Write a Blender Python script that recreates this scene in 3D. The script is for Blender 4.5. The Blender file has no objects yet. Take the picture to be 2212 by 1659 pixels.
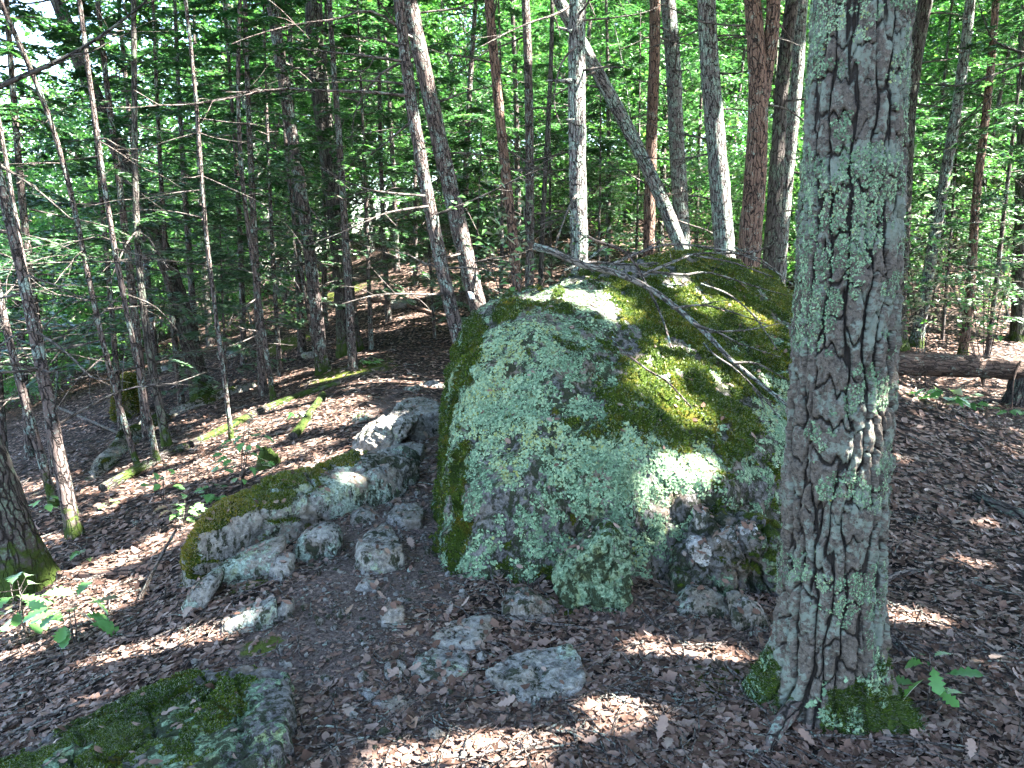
import bpy, bmesh, math
import numpy as np
from mathutils import Vector
C = bpy.context.scene.collection
sc = bpy.context.scene
rad = math.radians

# ------------------------------------------------------------------ camera, sky, sun, exposure
PITCH, HFOV, CAMZ = rad(9.7), rad(66), 1.6
cam = bpy.data.cameras.new('camera'); camo = bpy.data.objects.new('camera', cam); C.objects.link(camo)
camo.location = (0, 0, CAMZ); camo.rotation_euler = (rad(90) - PITCH, 0, 0)
cam.sensor_width = 36; cam.lens = 18 / math.tan(HFOV / 2); cam.clip_end = 2000; cam.clip_start = 0.05
sc.camera = camo
SUN_EL, SUN_AZ = rad(52), rad(99)            # azimuth clockwise from +Y (the viewing direction)
SUN = np.array([math.cos(SUN_EL) * math.sin(SUN_AZ), math.cos(SUN_EL) * math.cos(SUN_AZ), math.sin(SUN_EL)])
w = bpy.data.worlds.new('World'); sc.world = w; w.use_nodes = True
nt = w.node_tree; bg = nt.nodes['Background']
sky = nt.nodes.new('ShaderNodeTexSky'); sky.sky_type = 'NISHITA'; sky.sun_disc = False
sky.sun_elevation = SUN_EL; sky.sun_rotation = SUN_AZ
nt.links.new(sky.outputs[0], bg.inputs[0]); bg.inputs[1].default_value = 0.075
sl = bpy.data.lights.new('sun', 'SUN'); so = bpy.data.objects.new('sun', sl); C.objects.link(so)
sl.energy = 5.0; sl.angle = rad(0.5); sl.color = (1, 0.95, 0.88)
so.rotation_euler = Vector(SUN).to_track_quat('Z', 'Y').to_euler(); so.location = (20, 0, 30)
vs = sc.view_settings; vs.view_transform = 'Standard'; vs.look = 'None'; vs.gamma = 1; vs.exposure = 4.45
sc.render.engine = 'CYCLES'
cy = sc.cycles
cy.max_bounces = 7; cy.diffuse_bounces = 5; cy.glossy_bounces = 2; cy.transmission_bounces = 4; cy.transparent_max_bounces = 4
cy.use_denoising = True; cy.denoiser = 'OPENIMAGEDENOISE'; cy.denoising_input_passes = 'RGB_ALBEDO_NORMAL'
cy.denoising_prefilter = 'ACCURATE'
cy.caustics_reflective = cy.caustics_refractive = False
cy.use_adaptive_sampling = True; cy.adaptive_threshold = 0.02
sc.render.film_transparent = False

# ------------------------------------------------------------------ pixel grid -> world rays (photo read at 2212 px wide)
F = 1106 / math.tan(HFOV / 2)
FW = np.array([0, math.cos(PITCH), -math.sin(PITCH)]); UP = np.array([0, math.sin(PITCH), math.cos(PITCH)])
CAM = np.array([0, 0, CAMZ])
def ray(u, v):
    return FW + np.array([1., 0, 0]) * (u - 1106) / F + UP * (829.5 - v) / F
def at(u, v, Y):
    d = ray(u, v); return CAM + d * (Y / d[1])

# ------------------------------------------------------------------ noise
def _h(ix, iy, iz, s=0):
    n = (ix.astype(np.int64) * 374761393 + iy.astype(np.int64) * 668265263 + iz.astype(np.int64) * 2147483647 + s * 974634541) & 0xffffffff
    n = ((n ^ (n >> 13)) * 1274126177) & 0xffffffff
    n = ((n ^ (n >> 16)) * 2246822519) & 0xffffffff
    return ((n ^ (n >> 15)) & 0xffffff) / float(0x1000000)
def vn(p, s=0):
    p = np.asarray(p, float); i = np.floor(p); f = p - i; f = f * f * f * (f * (f * 6 - 15) + 10)
    x, y, z = i[..., 0], i[..., 1], i[..., 2]; r = 0
    for a in (0, 1):
        for b in (0, 1):
            for c in (0, 1):
                wt = (f[..., 0] if a else 1 - f[..., 0]) * (f[..., 1] if b else 1 - f[..., 1]) * (f[..., 2] if c else 1 - f[..., 2])
                r = r + wt * _h(x + a, y + b, z + c, s)
    return r * 2 - 1
def fbm(p, o=4, s=0, g=.5):
    p = np.asarray(p, float); a, r, t = 1., 0, 0
    for k in range(o):
        r = r + a * vn(p * 2 ** k + 17.3 * k, s + k); t += a; a *= g
    return r / t
def worley(p, s=0):
    p = np.asarray(p, float); i = np.floor(p); f1 = np.full(p.shape[:-1], 9.); f2 = f1.copy(); idv = np.zeros(p.shape[:-1])
    for a in (-1, 0, 1):
        for b in (-1, 0, 1):
            for c in (-1, 0, 1):
                x, y, z = i[..., 0] + a, i[..., 1] + b, i[..., 2] + c
                d = np.sqrt((x + _h(x, y, z, s) - p[..., 0]) ** 2 + (y + _h(x, y, z, s + 1) - p[..., 1]) ** 2 + (z + _h(x, y, z, s + 2) - p[..., 2]) ** 2)
                near = d < f1
                f2 = np.where(near, f1, np.minimum(f2, d)); idv = np.where(near, _h(x, y, z, s + 3), idv); f1 = np.where(near, d, f1)
    return f1, f2, idv
def ss(a, b, x):
    t = np.clip((x - a) / (b - a), 0, 1); return t * t * (3 - 2 * t)
def smin0(x, k): return -np.log(np.exp(-np.clip(x, -50, 50) / k) + 1) * k      # smooth min(x,0)

# ------------------------------------------------------------------ terrain height
def height(x, y):
    x = np.asarray(x, float); y = np.asarray(y, float)
    # hillside falling to the left
    lx = x + 0.75 + 0.12 * np.maximum(y - 4, 0) * (y < 12) + 0.96 * (y >= 12)
    z = 0.27 * smin0(lx + 0.35, 0.22)
    z = np.where(z < -3.5, -3.5 + (z + 3.5) * 0.15, z)
    # hill rising at the back, weaker on the left
    t = np.maximum(y - 10.2, 0); rise = np.where(t < 4, t * t / 8, t - 2)
    z = z + rise * (0.17 * ss(-22, 0, x) + 0.02) * np.where(y > 55, 55 / np.maximum(y, 55), 1)
    # leaf mound beside the boulder, hollow behind it to the right
    z = z + 0.46 * np.exp(-(((x - 3.1) / 1.0) ** 2 + ((y - 7.1) / 1.2) ** 2)) + 0.2 * np.exp(-(((x - 2.2) / .9) ** 2 + ((y - 5.6) / 1.2) ** 2))
    z = z - 0.35 * ss(3.2, 6, x) * ss(6.5, 9, y) * (1 - ss(11, 16, y))
    q = np.stack([x, y, 0 * x], -1)
    z = z + 0.10 * fbm(q * 0.45, 3, 5) * ss(1.5, 6, np.hypot(x, y)) + 0.035 * fbm(q * 2.2, 3, 9)
    return z
TS = np.concatenate([np.arange(.8, 12, .01), np.arange(12, 110, .05)])
def ground(u, v, up=0.):
    """where the line of sight first meets the ground (raised by up)"""
    d = ray(u, v); P = CAM + d * TS[:, None]; k = P[:, 2] < height(P[:, 0], P[:, 1]) + up
    return P[np.argmax(k)] if k.any() else CAM + d * 40
def gz(p): return float(height(p[0], p[1]))

# ------------------------------------------------------------------ mesh helpers
def mesh(name, V, Fs, mat=None, smooth=True, attrs=None):
    V = np.asarray(V, np.float32); me = bpy.data.meshes.new(name)
    if not isinstance(Fs, list): Fs = [Fs]
    Fs = [np.asarray(f, np.int32) for f in Fs if len(f)]
    me.vertices.add(len(V)); me.vertices.foreach_set('co', V.ravel())
    loops = np.concatenate([f.ravel() for f in Fs]); st = []; o = 0
    for f in Fs:
        st.append(o + np.arange(len(f), dtype=np.int32) * f.shape[1]); o += f.size
    st = np.concatenate(st).astype(np.int32)
    me.loops.add(len(loops)); me.loops.foreach_set('vertex_index', loops)
    me.polygons.add(len(st)); me.polygons.foreach_set('loop_start', st)
    me.update(calc_edges=True)
    if smooth: me.polygons.foreach_set('use_smooth', np.ones(len(st), bool))
    for k, a in (attrs or {}).items():
        a = np.asarray(a, np.float32)
        if a.ndim == 1:
            at_ = me.attributes.new(k, 'FLOAT', 'POINT'); at_.data.foreach_set('value', a)
        else:
            at_ = me.attributes.new(k, 'FLOAT_VECTOR', 'POINT'); at_.data.foreach_set('vector', a.ravel())
    if mat: me.materials.append(mat)
    me.validate()
    return me
def obj(name, me, parent=None, loc=None):
    o = bpy.data.objects.new(name, me); C.objects.link(o)
    if parent is not None: o.parent = parent
    if loc is not None: o.location = [float(q) for q in loc]
    return o
def tag(o, label=None, cat=None, group=None, kind=None):
    if label: o['label'] = label
    if cat: o['category'] = cat
    if group: o['group'] = group
    if kind: o['kind'] = kind
    return o
def empty(name, loc): return obj(name, None, None, loc)
class MB:
    """collects vertices, tris, quads and vertex attributes for one mesh"""
    def __init__(s): s.V = []; s.T = []; s.Q = []; s.A = {}; s.n = 0
    def add(s, V, T=None, Q=None, **at_):
        V = np.asarray(V, float)
        if T is not None and len(T): s.T.append(np.asarray(T) + s.n)
        if Q is not None and len(Q): s.Q.append(np.asarray(Q) + s.n)
        s.V.append(V); s.n += len(V)
        for k, a in at_.items(): s.A.setdefault(k, []).append(np.asarray(a, float))
    def mesh(s, name, mat, origin=(0, 0, 0), smooth=True):
        Fs = []
        if s.T: Fs.append(np.concatenate(s.T))
        if s.Q: Fs.append(np.concatenate(s.Q))
        return mesh(name, np.concatenate(s.V) - np.asarray(origin), Fs, mat, smooth, {k: np.concatenate(a) for k, a in s.A.items()})
def resample(P, n):
    """Catmull-Rom through control points"""
    P = np.asarray(P, float)
    if len(P) == 2: return P[0] + (P[1] - P[0]) * np.linspace(0, 1, n)[:, None]
    Q = np.vstack([2 * P[0] - P[1], P, 2 * P[-1] - P[-2]])
    L = np.concatenate([[0], np.cumsum(np.linalg.norm(np.diff(P, axis=0), axis=1))])
    s = np.linspace(0, L[-1], n); i = np.clip(np.searchsorted(L, s, 'right') - 1, 0, len(P) - 2)
    t = ((s - L[i]) / (L[i + 1] - L[i] + 1e-9))[:, None]
    a, b, c, d = Q[i], Q[i + 1], Q[i + 2], Q[i + 3]
    return .5 * (2 * b + (c - a) * t + (2 * a - 5 * b + 4 * c - d) * t * t + (3 * b - a - 3 * c + d) * t ** 3)
def tube(P, R, nseg, jitter=0., seed=0, flare=None):
    """P ring centres, R radii; returns V, quads, bark coordinates"""
    P = np.asarray(P, float); n = len(P); R = np.broadcast_to(np.asarray(R, float), (n,))
    T = np.gradient(P, axis=0); T /= np.linalg.norm(T, axis=1)[:, None] + 1e-9
    ref = np.array([0, 1., 0]) if abs(T[0][1]) < .8 else np.array([1., 0, 0])
    N = np.zeros_like(P); u = np.cross(ref, T[0]); u /= np.linalg.norm(u); N[0] = u
    for k in range(1, n):
        u = N[k - 1] - T[k] * np.dot(N[k - 1], T[k]); N[k] = u / (np.linalg.norm(u) + 1e-9)
    B = np.cross(T, N)
    th = np.linspace(0, 2 * math.pi, nseg, endpoint=False)
    L = np.concatenate([[0], np.cumsum(np.linalg.norm(np.diff(P, axis=0), axis=1))])
    cs, sn = np.cos(th), np.sin(th)
    bk = np.stack([R[:, None] * cs, R[:, None] * sn, np.broadcast_to(L[:, None], (n, nseg))], -1) + seed * 3.7
    r = np.broadcast_to(R[:, None], (n, nseg)).copy()
    if flare is not None: r = r * flare(L[:, None], th[None, :])
    if jitter:
        q = bk * np.array([1 / .05, 1 / .05, 1 / .22]); f1, f2, _ = worley(q, seed)
        r = r * (1 + jitter * (ss(0.0, .25, f2 - f1) - .7) + .05 * fbm(bk * 4, 2, seed))
    V = P[:, None, :] + r[..., None] * (cs[None, :, None] * N[:, None, :] + sn[None, :, None] * B[:, None, :])
    i = np.arange(n - 1)[:, None] * nseg; j = np.arange(nseg)[None, :]; j2 = (j + 1) % nseg
    Q = np.stack([i + j, i + j2, i + nseg + j2, i + nseg + j], -1).reshape(-1, 4)
    return V.reshape(-1, 3), Q, bk.reshape(-1, 3)

# ------------------------------------------------------------------ materials
class M_:
    def __init__(s, name):
        s.m = bpy.data.materials.new(name); s.m.use_nodes = True; s.t = s.m.node_tree; s.t.nodes.clear()
        s.out = s.t.nodes.new('ShaderNodeOutputMaterial')
    def n(s, ty, ins=None, **props):
        k = s.t.nodes.new('ShaderNode' + ty)
        for a, b in props.items(): setattr(k, a, b)
        for a, b in (ins or {}).items():
            if hasattr(b, 'is_linked') or hasattr(b, 'links'): s.t.links.new(b, k.inputs[a])
            else: k.inputs[a].default_value = b
        return k
    def attr(s, name, out='Fac'): return s.n('Attribute', attribute_name=name).outputs[out]
    def noise(s, vec, scale, detail=3, rough=.55, out='Fac'):
        return s.n('TexNoise', {'Vector': vec, 'Scale': scale, 'Detail': detail, 'Roughness': rough}).outputs[out]
    def vor(s, vec, scale, feature='F1', out='Distance'):
        return s.n('TexVoronoi', {'Vector': vec, 'Scale': scale}, feature=feature).outputs[out]
    def math(s, op, a, b=0., clamp=False): 
        k = s.n('Math', operation=op, use_clamp=clamp)
        for i, q in enumerate((a, b)):
            if hasattr(q, 'links'): s.t.links.new(q, k.inputs[i])
            else: k.inputs[i].default_value = q
        return k.outputs[0]
    def ramp(s, fac, stops, interp='LINEAR'):
        k = s.n('ValToRGB', {'Fac': fac}); cr = k.color_ramp; cr.interpolation = interp
        while len(cr.elements) < len(stops): cr.elements.new(.5)
        for e, (p, c) in zip(cr.elements, stops):
            e.position = p; e.color = (*c, 1) if not isinstance(c, (int, float)) else (c, c, c, 1)
        return k.outputs[0]
    def mix(s, fac, a, b, mode='MIX'):
        k = s.n('Mix', data_type='RGBA', blend_type=mode)
        for i, q in ((0, fac), (6, a), (7, b)):
            if hasattr(q, 'links'): s.t.links.new(q, k.inputs[i])
            else: k.inputs[i].default_value = (*q, 1) if isinstance(q, tuple) else q
        return k.outputs[2]
    def smooth(s, x, a, b):
        k = s.n('MapRange', {'Value': x, 'From Min': a, 'From Max': b}, interpolation_type='SMOOTHSTEP'); return k.outputs[0]
    def bump(s, h, strength=.5, dist=.01, normal=None):
        ins = {'Height': h, 'Strength': strength, 'Distance': dist}
        if normal is not None: ins['Normal'] = normal
        return s.n('Bump', ins).outputs[0]
    def surf(s, col, rough=.85, normal=None, spec=.25):
        ins = {'Base Color': col if hasattr(col, 'links') else (*col, 1), 'Roughness': rough, 'Specular IOR Level': spec}
        if normal is not None: ins['Normal'] = normal
        b = s.n('BsdfPrincipled', ins); s.t.links.new(b.outputs[0], s.out.inputs[0]); return s.m
    def pos(s): return s.n('NewGeometry').outputs['Position']
    def scaled(s, v, sx, sy, sz): return s.n('VectorMath', {0: v, 1: (sx, sy, sz)}, operation='MULTIPLY').outputs[0]

LICH_A, LICH_B = (.09, .15, .088), (.21, .295, .185)
def rock_mat(name, base=(.26, .25, .23), dark=(.09, .085, .08), lich_c=(LICH_A, LICH_B), moss_c=((.013, .032, .003), (.055, .09, .007), (.14, .115, .011)), fleck=.5):
    m = M_(name); p = m.pos()
    n1, n2, n3 = m.noise(p, 9, 5), m.noise(p, 45, 4, .65), m.noise(p, 160, 3, .7)
    col = m.mix(m.smooth(n2, .35, .68), dark, base)
    col = m.mix(m.math('MULTIPLY', m.smooth(n1, .45, .65), .5), col, (base[0] * 1.25, base[1] * 1.22, base[2] * 1.15))
    col = m.mix(m.math('MULTIPLY', m.smooth(n3, .55, .7), .7), col, (.04, .04, .038))
    col = m.mix(m.math('MULTIPLY', m.smooth(m.noise(p, 4, 4), .48, .62), .45), col, (.17, .125, .08))
    # lichen crust
    v = m.vor(p, 60); lt = m.ramp(m.noise(p, 70, 4, .7), [(.3, (.03, .04, .025)), (.43, lich_c[0]), (.60, lich_c[1]), (.8, (.36, .44, .35))])
    lt = m.mix(m.math('MULTIPLY', m.smooth(m.noise(p, 11, 3), .5, .68), .55), lt, (.22, .23, .085))
    lm = m.smooth(m.math('ADD', m.attr('lich'), m.math('MULTIPLY', m.math('SUBTRACT', m.noise(p, 28, 5, .7), .5), 1.6)), .42, .56)
    col = m.mix(lm, col, lt)
    # black-green flecks of dry moss and crust
    fk = m.math('MULTIPLY', m.smooth(m.math('ADD', m.noise(m.scaled(p, 1, 1, .55), 26, 5, .75), m.math('MULTIPLY', m.noise(p, 3.5, 3), .5)), .86 - .16 * fleck, .93 - .16 * fleck), .9)
    col = m.mix(fk, col, (.018, .024, .010))
    mc = m.ramp(m.noise(p, 7, 4, .6), [(.28, moss_c[0]), (.5, moss_c[1]), (.72, moss_c[2])])
    mc = m.mix(m.smooth(m.noise(p, 140, 3, .7), .42, .62), m.mix(1., mc, (.4, .4, .4), 'MULTIPLY'), mc)
    mm = m.smooth(m.math('ADD', m.attr('moss'), m.math('MULTIPLY', m.math('SUBTRACT', m.noise(p, 34, 4, .7), .5), 1.2)), .42, .54)
    col = m.mix(mm, col, mc)
    h = m.math('ADD', m.math('MULTIPLY', n2, .8), m.math('MULTIPLY', n3, .4))
    h = m.math('ADD', m.math('SUBTRACT', h, m.math('MULTIPLY', fk, .4)), m.math('MULTIPLY', m.math('MULTIPLY', lm, m.math('SUBTRACT', 1, v)), .5))
    h = m.math('ADD', h, m.math('MULTIPLY', mm, m.math('MULTIPLY', m.noise(p, 120, 3, .7), 1.2)))
    return m.surf(col, .92, m.bump(h, 1., .024), .12)
def bark_mat(name, c0, c1, lich=(.22, .31, .25), la=.5, sc_=1., furrow=(.012, .010, .009), plate=None, fine=1.):
    m = M_(name); b = m.attr('bk', 'Vector')
    s1 = m.scaled(b, 1, 1, .22); n1 = m.noise(s1, 26 * sc_, 5, .65); n2 = m.noise(b, 60 * sc_ * fine, 5, .72)
    wv = m.n('VectorMath', {0: s1, 1: m.scaled(m.noise(b, 9 * sc_, 3, .6, 'Color'), .05, .05, .05)}, operation='ADD').outputs[0]
    v = m.vor(wv, 24 * sc_, 'DISTANCE_TO_EDGE')
    cr = m.smooth(v, .0, .13) if plate is None else m.smooth(m.math('ADD', m.attr(plate), m.math('MULTIPLY', m.math('SUBTRACT', n2, .5), .5)), .12, .55)
    col = m.mix(n1, c0, c1); col = m.mix(m.math('MULTIPLY', m.smooth(n2, .5, .7), .6), col, (min(1, c1[0] * 1.5), min(1, c1[1] * 1.5), min(1, c1[2] * 1.5)))
    if plate: col = m.mix(m.math('MULTIPLY', m.smooth(m.noise(b, 75, 5, .75), .54, .38), .75), col, (c0[0] * .5, c0[1] * .5, c0[2] * .5))
    col = m.mix(cr, furrow, col)
    lm = m.math('MULTIPLY', m.smooth(m.math('ADD', m.noise(b, 8, 5, .7), m.math('MULTIPLY', m.noise(b, 55, 4, .7), .7)), .95 - .22 * la, 1.05 - .22 * la), cr)
    col = m.mix(m.math('MULTIPLY', lm, .8), col, m.mix(m.noise(b, 45, 3), (lich[0] * .55, lich[1] * .55, lich[2] * .55), (lich[0] * 1.35, lich[1] * 1.35, lich[2] * 1.35)))
    mo = m.attr('moss'); col = m.mix(m.smooth(m.math('ADD', mo, m.math('MULTIPLY', m.math('SUBTRACT', m.noise(b, 20, 4), .5), 1.)), .45, .65), col, m.mix(m.noise(b, 40, 3), (.012, .028, .005), (.05, .072, .012)))
    h = m.math('ADD', m.math('MULTIPLY', cr, 1.), m.math('ADD', m.math('MULTIPLY', n1, .6), m.math('MULTIPLY', n2, .7)))
    return m.surf(col, .92, m.bump(h, 1., .014), .15)
def leaf_mat(name, cols, trans=.45, gloss=.12, rough=.45):
    m = M_(name); r = m.attr('rnd')
    col = m.ramp(r, [(i / (len(cols) - 1), c) for i, c in enumerate(cols)])
    d = m.n('BsdfDiffuse', {'Color': col}); t = m.n('BsdfTranslucent', {'Color': m.mix(1., col, (1.1, 1.3, .75), 'MULTIPLY')})
    mx = m.n('MixShader', {0: trans, 1: d.outputs[0], 2: t.outputs[0]})
    g = m.n('BsdfGlossy', {'Color': (1, 1, 1, 1), 'Roughness': rough}); fr = m.n('Fresnel', {'IOR': 1.4})
    mx2 = m.n('MixShader', {0: m.math('MULTIPLY', fr.outputs[0], gloss * 4), 1: mx.outputs[0], 2: g.outputs[0]})
    m.t.links.new(mx2.outputs[0], m.out.inputs[0]); return m.m
def litter_mat():
    m = M_('litter'); r = m.attr('rnd'); p = m.pos()
    col = m.ramp(r, [(0, (.035, .022, .016)), (.2, (.10, .058, .042)), (.42, (.185, .112, .083)), (.62, (.25, .17, .135)), (.8, (.31, .225, .185)), (.93, (.32, .25, .20)), (1, (.24, .13, .075))])
    col = m.mix(m.math('MULTIPLY', m.noise(p, 90, 4, .7), .7), col, m.mix(1., col, (.35, .33, .33), 'MULTIPLY'))
    d = m.n('BsdfDiffuse', {'Color': col}); t = m.n('BsdfTranslucent', {'Color': col})
    mx = m.n('MixShader', {0: .2, 1: d.outputs[0], 2: t.outputs[0]})
    g = m.n('BsdfGlossy', {'Color': (.6, .6, .6, 1), 'Roughness': .5}); fr = m.n('Fresnel', {'IOR': 1.35})
    mx2 = m.n('MixShader', {0: m.math('MULTIPLY', fr.outputs[0], .5), 1: mx.outputs[0], 2: g.outputs[0]})
    m.t.links.new(mx2.outputs[0], m.out.inputs[0]); return m.m
def ground_mat():
    m = M_('forest_floor'); p = m.pos()
    wv = m.n('VectorMath', {0: p, 1: m.scaled(m.noise(p, 14, 2, .5, 'Color'), .06, .06, .06)}, operation='ADD').outputs[0]
    cell = m.n('TexVoronoi', {'Vector': m.scaled(wv, 1, 1.3, 1), 'Scale': 19.})
    r = m.n('SeparateColor', {0: cell.outputs['Color']}).outputs[0]
    lf = m.ramp(r, [(0, (.025, .016, .012)), (.3, (.075, .045, .032)), (.6, (.14, .085, .062)), (.85, (.20, .14, .11)), (1, (.25, .18, .14))])
    lf = m.mix(m.smooth(cell.outputs['Distance'], .25, .6), lf, (.012, .009, .008))
    soil = m.ramp(m.noise(p, 60, 5, .7), [(.3, (.024, .018, .016)), (.5, (.08, .06, .052)), (.72, (.18, .138, .12))])
    soil = m.mix(m.smooth(m.vor(p, 110), .32, .12), soil, (.12, .09, .078))
    tm = m.smooth(m.math('ADD', m.attr('trail'), m.math('MULTIPLY', m.math('SUBTRACT', m.noise(p, 5, 4), .5), .9)), .35, .65)
    col = m.mix(tm, lf, soil)
    mo = m.smooth(m.math('ADD', m.attr('moss'), m.math('MULTIPLY', m.math('SUBTRACT', m.noise(p, 12, 4, .65), .5), .9)), .45, .6)
    col = m.mix(mo, col, m.mix(m.noise(p, 30, 4), (.02, .035, .006), (.09, .10, .02)))
    h = m.math('ADD', m.noise(p, 40, 4, .65), m.math('MULTIPLY', r, .6))
    return m.surf(col, .95, m.bump(h, .9, .02), .1)

MAT_ROCK = rock_mat('lichen_rock', (.15, .145, .14), (.035, .033, .03), fleck=.75)
MAT_ROCK2 = rock_mat('grey_rock', (.27, .26, .235), (.10, .095, .088), ((.19, .24, .19), (.33, .39, .32)), fleck=.6)
MAT_STONE = rock_mat('trail_stone', (.27, .26, .238), (.11, .105, .095), ((.22, .26, .22), (.34, .39, .33)), fleck=.35)
MAT_WROCK = rock_mat('white_rock', (.50, .50, .49), (.16, .16, .155), ((.25, .31, .25), (.42, .48, .42)), fleck=.75)
MAT_GND = ground_mat(); MAT_LIT = litter_mat()
MAT_BOAK = bark_mat('oak_bark', (.055, .045, .038), (.15, .125, .11), (.17, .22, .18), .5)
MAT_BHEM = bark_mat('hemlock_bark', (.045, .034, .03), (.13, .10, .09), (.20, .27, .23), .35, 1.25)
MAT_BGREY = bark_mat('grey_bark', (.075, .066, .06), (.19, .17, .16), (.24, .33, .27), .55, 1.2)
MAT_BRED = bark_mat('red_brown_bark', (.07, .04, .03), (.19, .12, .09), (.2, .24, .2), .1, 1.1)
MAT_BDARK = bark_mat('dark_mossy_bark', (.03, .026, .024), (.085, .072, .064), (.11, .145, .105), .35, 1.)
MAT_TWIG = bark_mat('dead_twig', (.05, .042, .036), (.16, .135, .12), (.2, .25, .21), .25, 1.5, (.03, .026, .023))
MAT_LOG = bark_mat('log_bark', (.045, .03, .024), (.13, .09, .07), (.2, .24, .2), .1, .9, (.03, .022, .018))
MAT_STICK = bark_mat('dead_stick_bark', (.055, .046, .04), (.19, .165, .15), (.22, .28, .24), .4, 1.5, (.03, .027, .024))
MAT_NEAR = bark_mat('near_oak_bark', (.045, .038, .031), (.145, .124, .104), (.165, .195, .16), .5, 1., plate='plate', fine=2.2, furrow=(.024, .020, .017))
MAT_DEC = leaf_mat('broad_leaf', [(.026, .10, .025), (.046, .155, .033), (.075, .215, .042), (.14, .29, .06)], .55)
MAT_SAP = leaf_mat('sapling_leaf', [(.05, .15, .04), (.08, .20, .05), (.11, .25, .06)], .4, .2)
MAT_HEM = leaf_mat('hemlock_needle', [(.022, .075, .034), (.038, .115, .046), (.062, .155, .052), (.10, .20, .07)], .42, .06)
MAT_CAN = leaf_mat('canopy_leaf', [(.04, .11, .02), (.06, .15, .025), (.09, .20, .03)], .45)
MAT_MOSS = leaf_mat('moss_tuft', [(.015, .036, .004), (.042, .075, .006), (.088, .112, .009), (.165, .13, .015)], .3, .05, .7)
MAT_LICH = leaf_mat('lichen_lobe', [(.028, .045, .025), (.075, .13, .075), (.145, .23, .135), (.235, .32, .195), (.19, .20, .06)], .1, .06, .7)

# ------------------------------------------------------------------ chosen sun flecks, crown leaves are cut away above them (place, gap radius)
PATCH = []
def patch(u, v, r, Y=None):
    p = ground(u, v) if Y is None else at(u, v, Y)
    PATCH.append((p, r * (1.3 if p[1] > 8 else 1.)))
for a in ((300, 1430, .17), (235, 1450, .12), (350, 1410, .12), (100, 1350, .24), (40, 1395, .2), (150, 1300, .16), (250, 1215, .14), (310, 1190, .12), (190, 1240, .12),
          (420, 1130, .12), (1090, 1622, .03), (860, 1655, .02), (1230, 1600, -.04), (1480, 1425, .05), (1390, 1400, .04), (1570, 1430, .03), (760, 985, .22), (700, 1010, .16), (640, 975, .18), (560, 890, .3), (690, 880, .25), (520, 930, .28), (600, 820, .3), (480, 1010, .2), (740, 900, .2),
          (430, 660, .3), (300, 800, .3), (900, 690, .4), (800, 650, .4), (640, 760, .25), (930, 830, .25), (880, 640, .4), (1990, 1350, .05), (1930, 815, .16), (1980, 850, .14), (520, 640, .4),
          (340, 1040, .15), (700, 690, .3), (760, 730, .3), (240, 880, .3), (160, 930, .25)): patch(*a)
for a in ((1440, 850, .09, 4.35), (1390, 820, .06, 4.5), (1490, 880, .05, 4.25), (1490, 1015, .07, 3.85), (1330, 645, .1, 5.1), (1235, 640, .12, 5.2), (1440, 770, .08, 4.8), (1580, 800, .07, 4.7),
          (1600, 690, .12, 5.8), (1500, 660, .1, 5.6), (1250, 540, .14, 9), (1400, 500, .2, 13), (1565, 500, .25, 11), (1560, 400, .22, 11), (1560, 300, .16, 11), (1640, 560, .2, 11), (1700, 500, .25, 12), (1710, 400, .25, 12), (1715, 300, .25, 12), (1725, 200, .2, 12), (1690, 560, .25, 12),
          (955, 620, .15, 9.5), (875, 120, .15, 9.5), (690, 640, .2, 12.5), (620, 240, .2, 12), (240, 830, .12, 8), (330, 910, .1, 7), (20, 700, .2, 7), (1055, 370, .12, 8), (1250, 200, .1, 9), (1460, 300, .15, 13),
          (1050, 380, .15, 8), (2150, 240, .4, 11), (2000, 100, .5, 12), (520, 970, .14, None)): patch(*a)
prn = np.random.default_rng(41)
for k in range(60):
    x_, y_ = prn.uniform(-3.6, 3.6), prn.uniform(1.9, 8.5); PATCH.append((np.array([x_, y_, float(height(x_, y_))]), prn.uniform(-.07, .03)))
for k in range(26):
    x_, y_ = prn.uniform(-6, -1.), prn.uniform(5, 13); PATCH.append((np.array([x_, y_, float(height(x_, y_))]), prn.uniform(.0, .2)))
PP = np.array([p for p, r in PATCH]); PR = np.array([r for p, r in PATCH])
def sunny(c, grow=1.0):
    """True where a leaf at c would shade one of the sun flecks"""
    d = c[:, None, :] - PP[None]; t = d @ SUN
    perp = np.linalg.norm(d - t[..., None] * SUN, axis=2)
    return ((perp < PR * grow + .13) & (t > 1.5)).any(1)

# ------------------------------------------------------------------ ground sheet
def warp(n, lo, hi, c, tight):
    a, b = math.asinh((lo - c) / tight), math.asinh((hi - c) / tight); return c + tight * np.sinh(np.linspace(a, b, n))
gx = warp(330, -130, 130, 0, 2.2); gy = warp(330, -60, 160, 3.5, 2.2)
GX, GY = np.meshgrid(gx, gy); GZ = height(GX, GY)
TRAIL = np.array([[-.1, .5], [-.15, 1.8]] + [list(ground(*q)[:2]) for q in ((720, 1420), (800, 1270), (860, 1120), (890, 1000), (900, 920), (850, 800), (830, 700), (900, 640))])
def trail_d(x, y):
    p = np.stack([x, y], -1); best = np.full(x.shape, 99.)
    for a, b in zip(TRAIL[:-1], TRAIL[1:]):
        t = np.clip(((p - a) @ (b - a)) / ((b - a) @ (b - a)), 0, 1); best = np.minimum(best, np.linalg.norm(p - a - t[..., None] * (b - a), axis=-1))
    return best
trail_at = (1 - ss(.2, .65, trail_d(GX, GY))) * (1 - .75 * ss(6.5, 10, GY))
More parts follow.
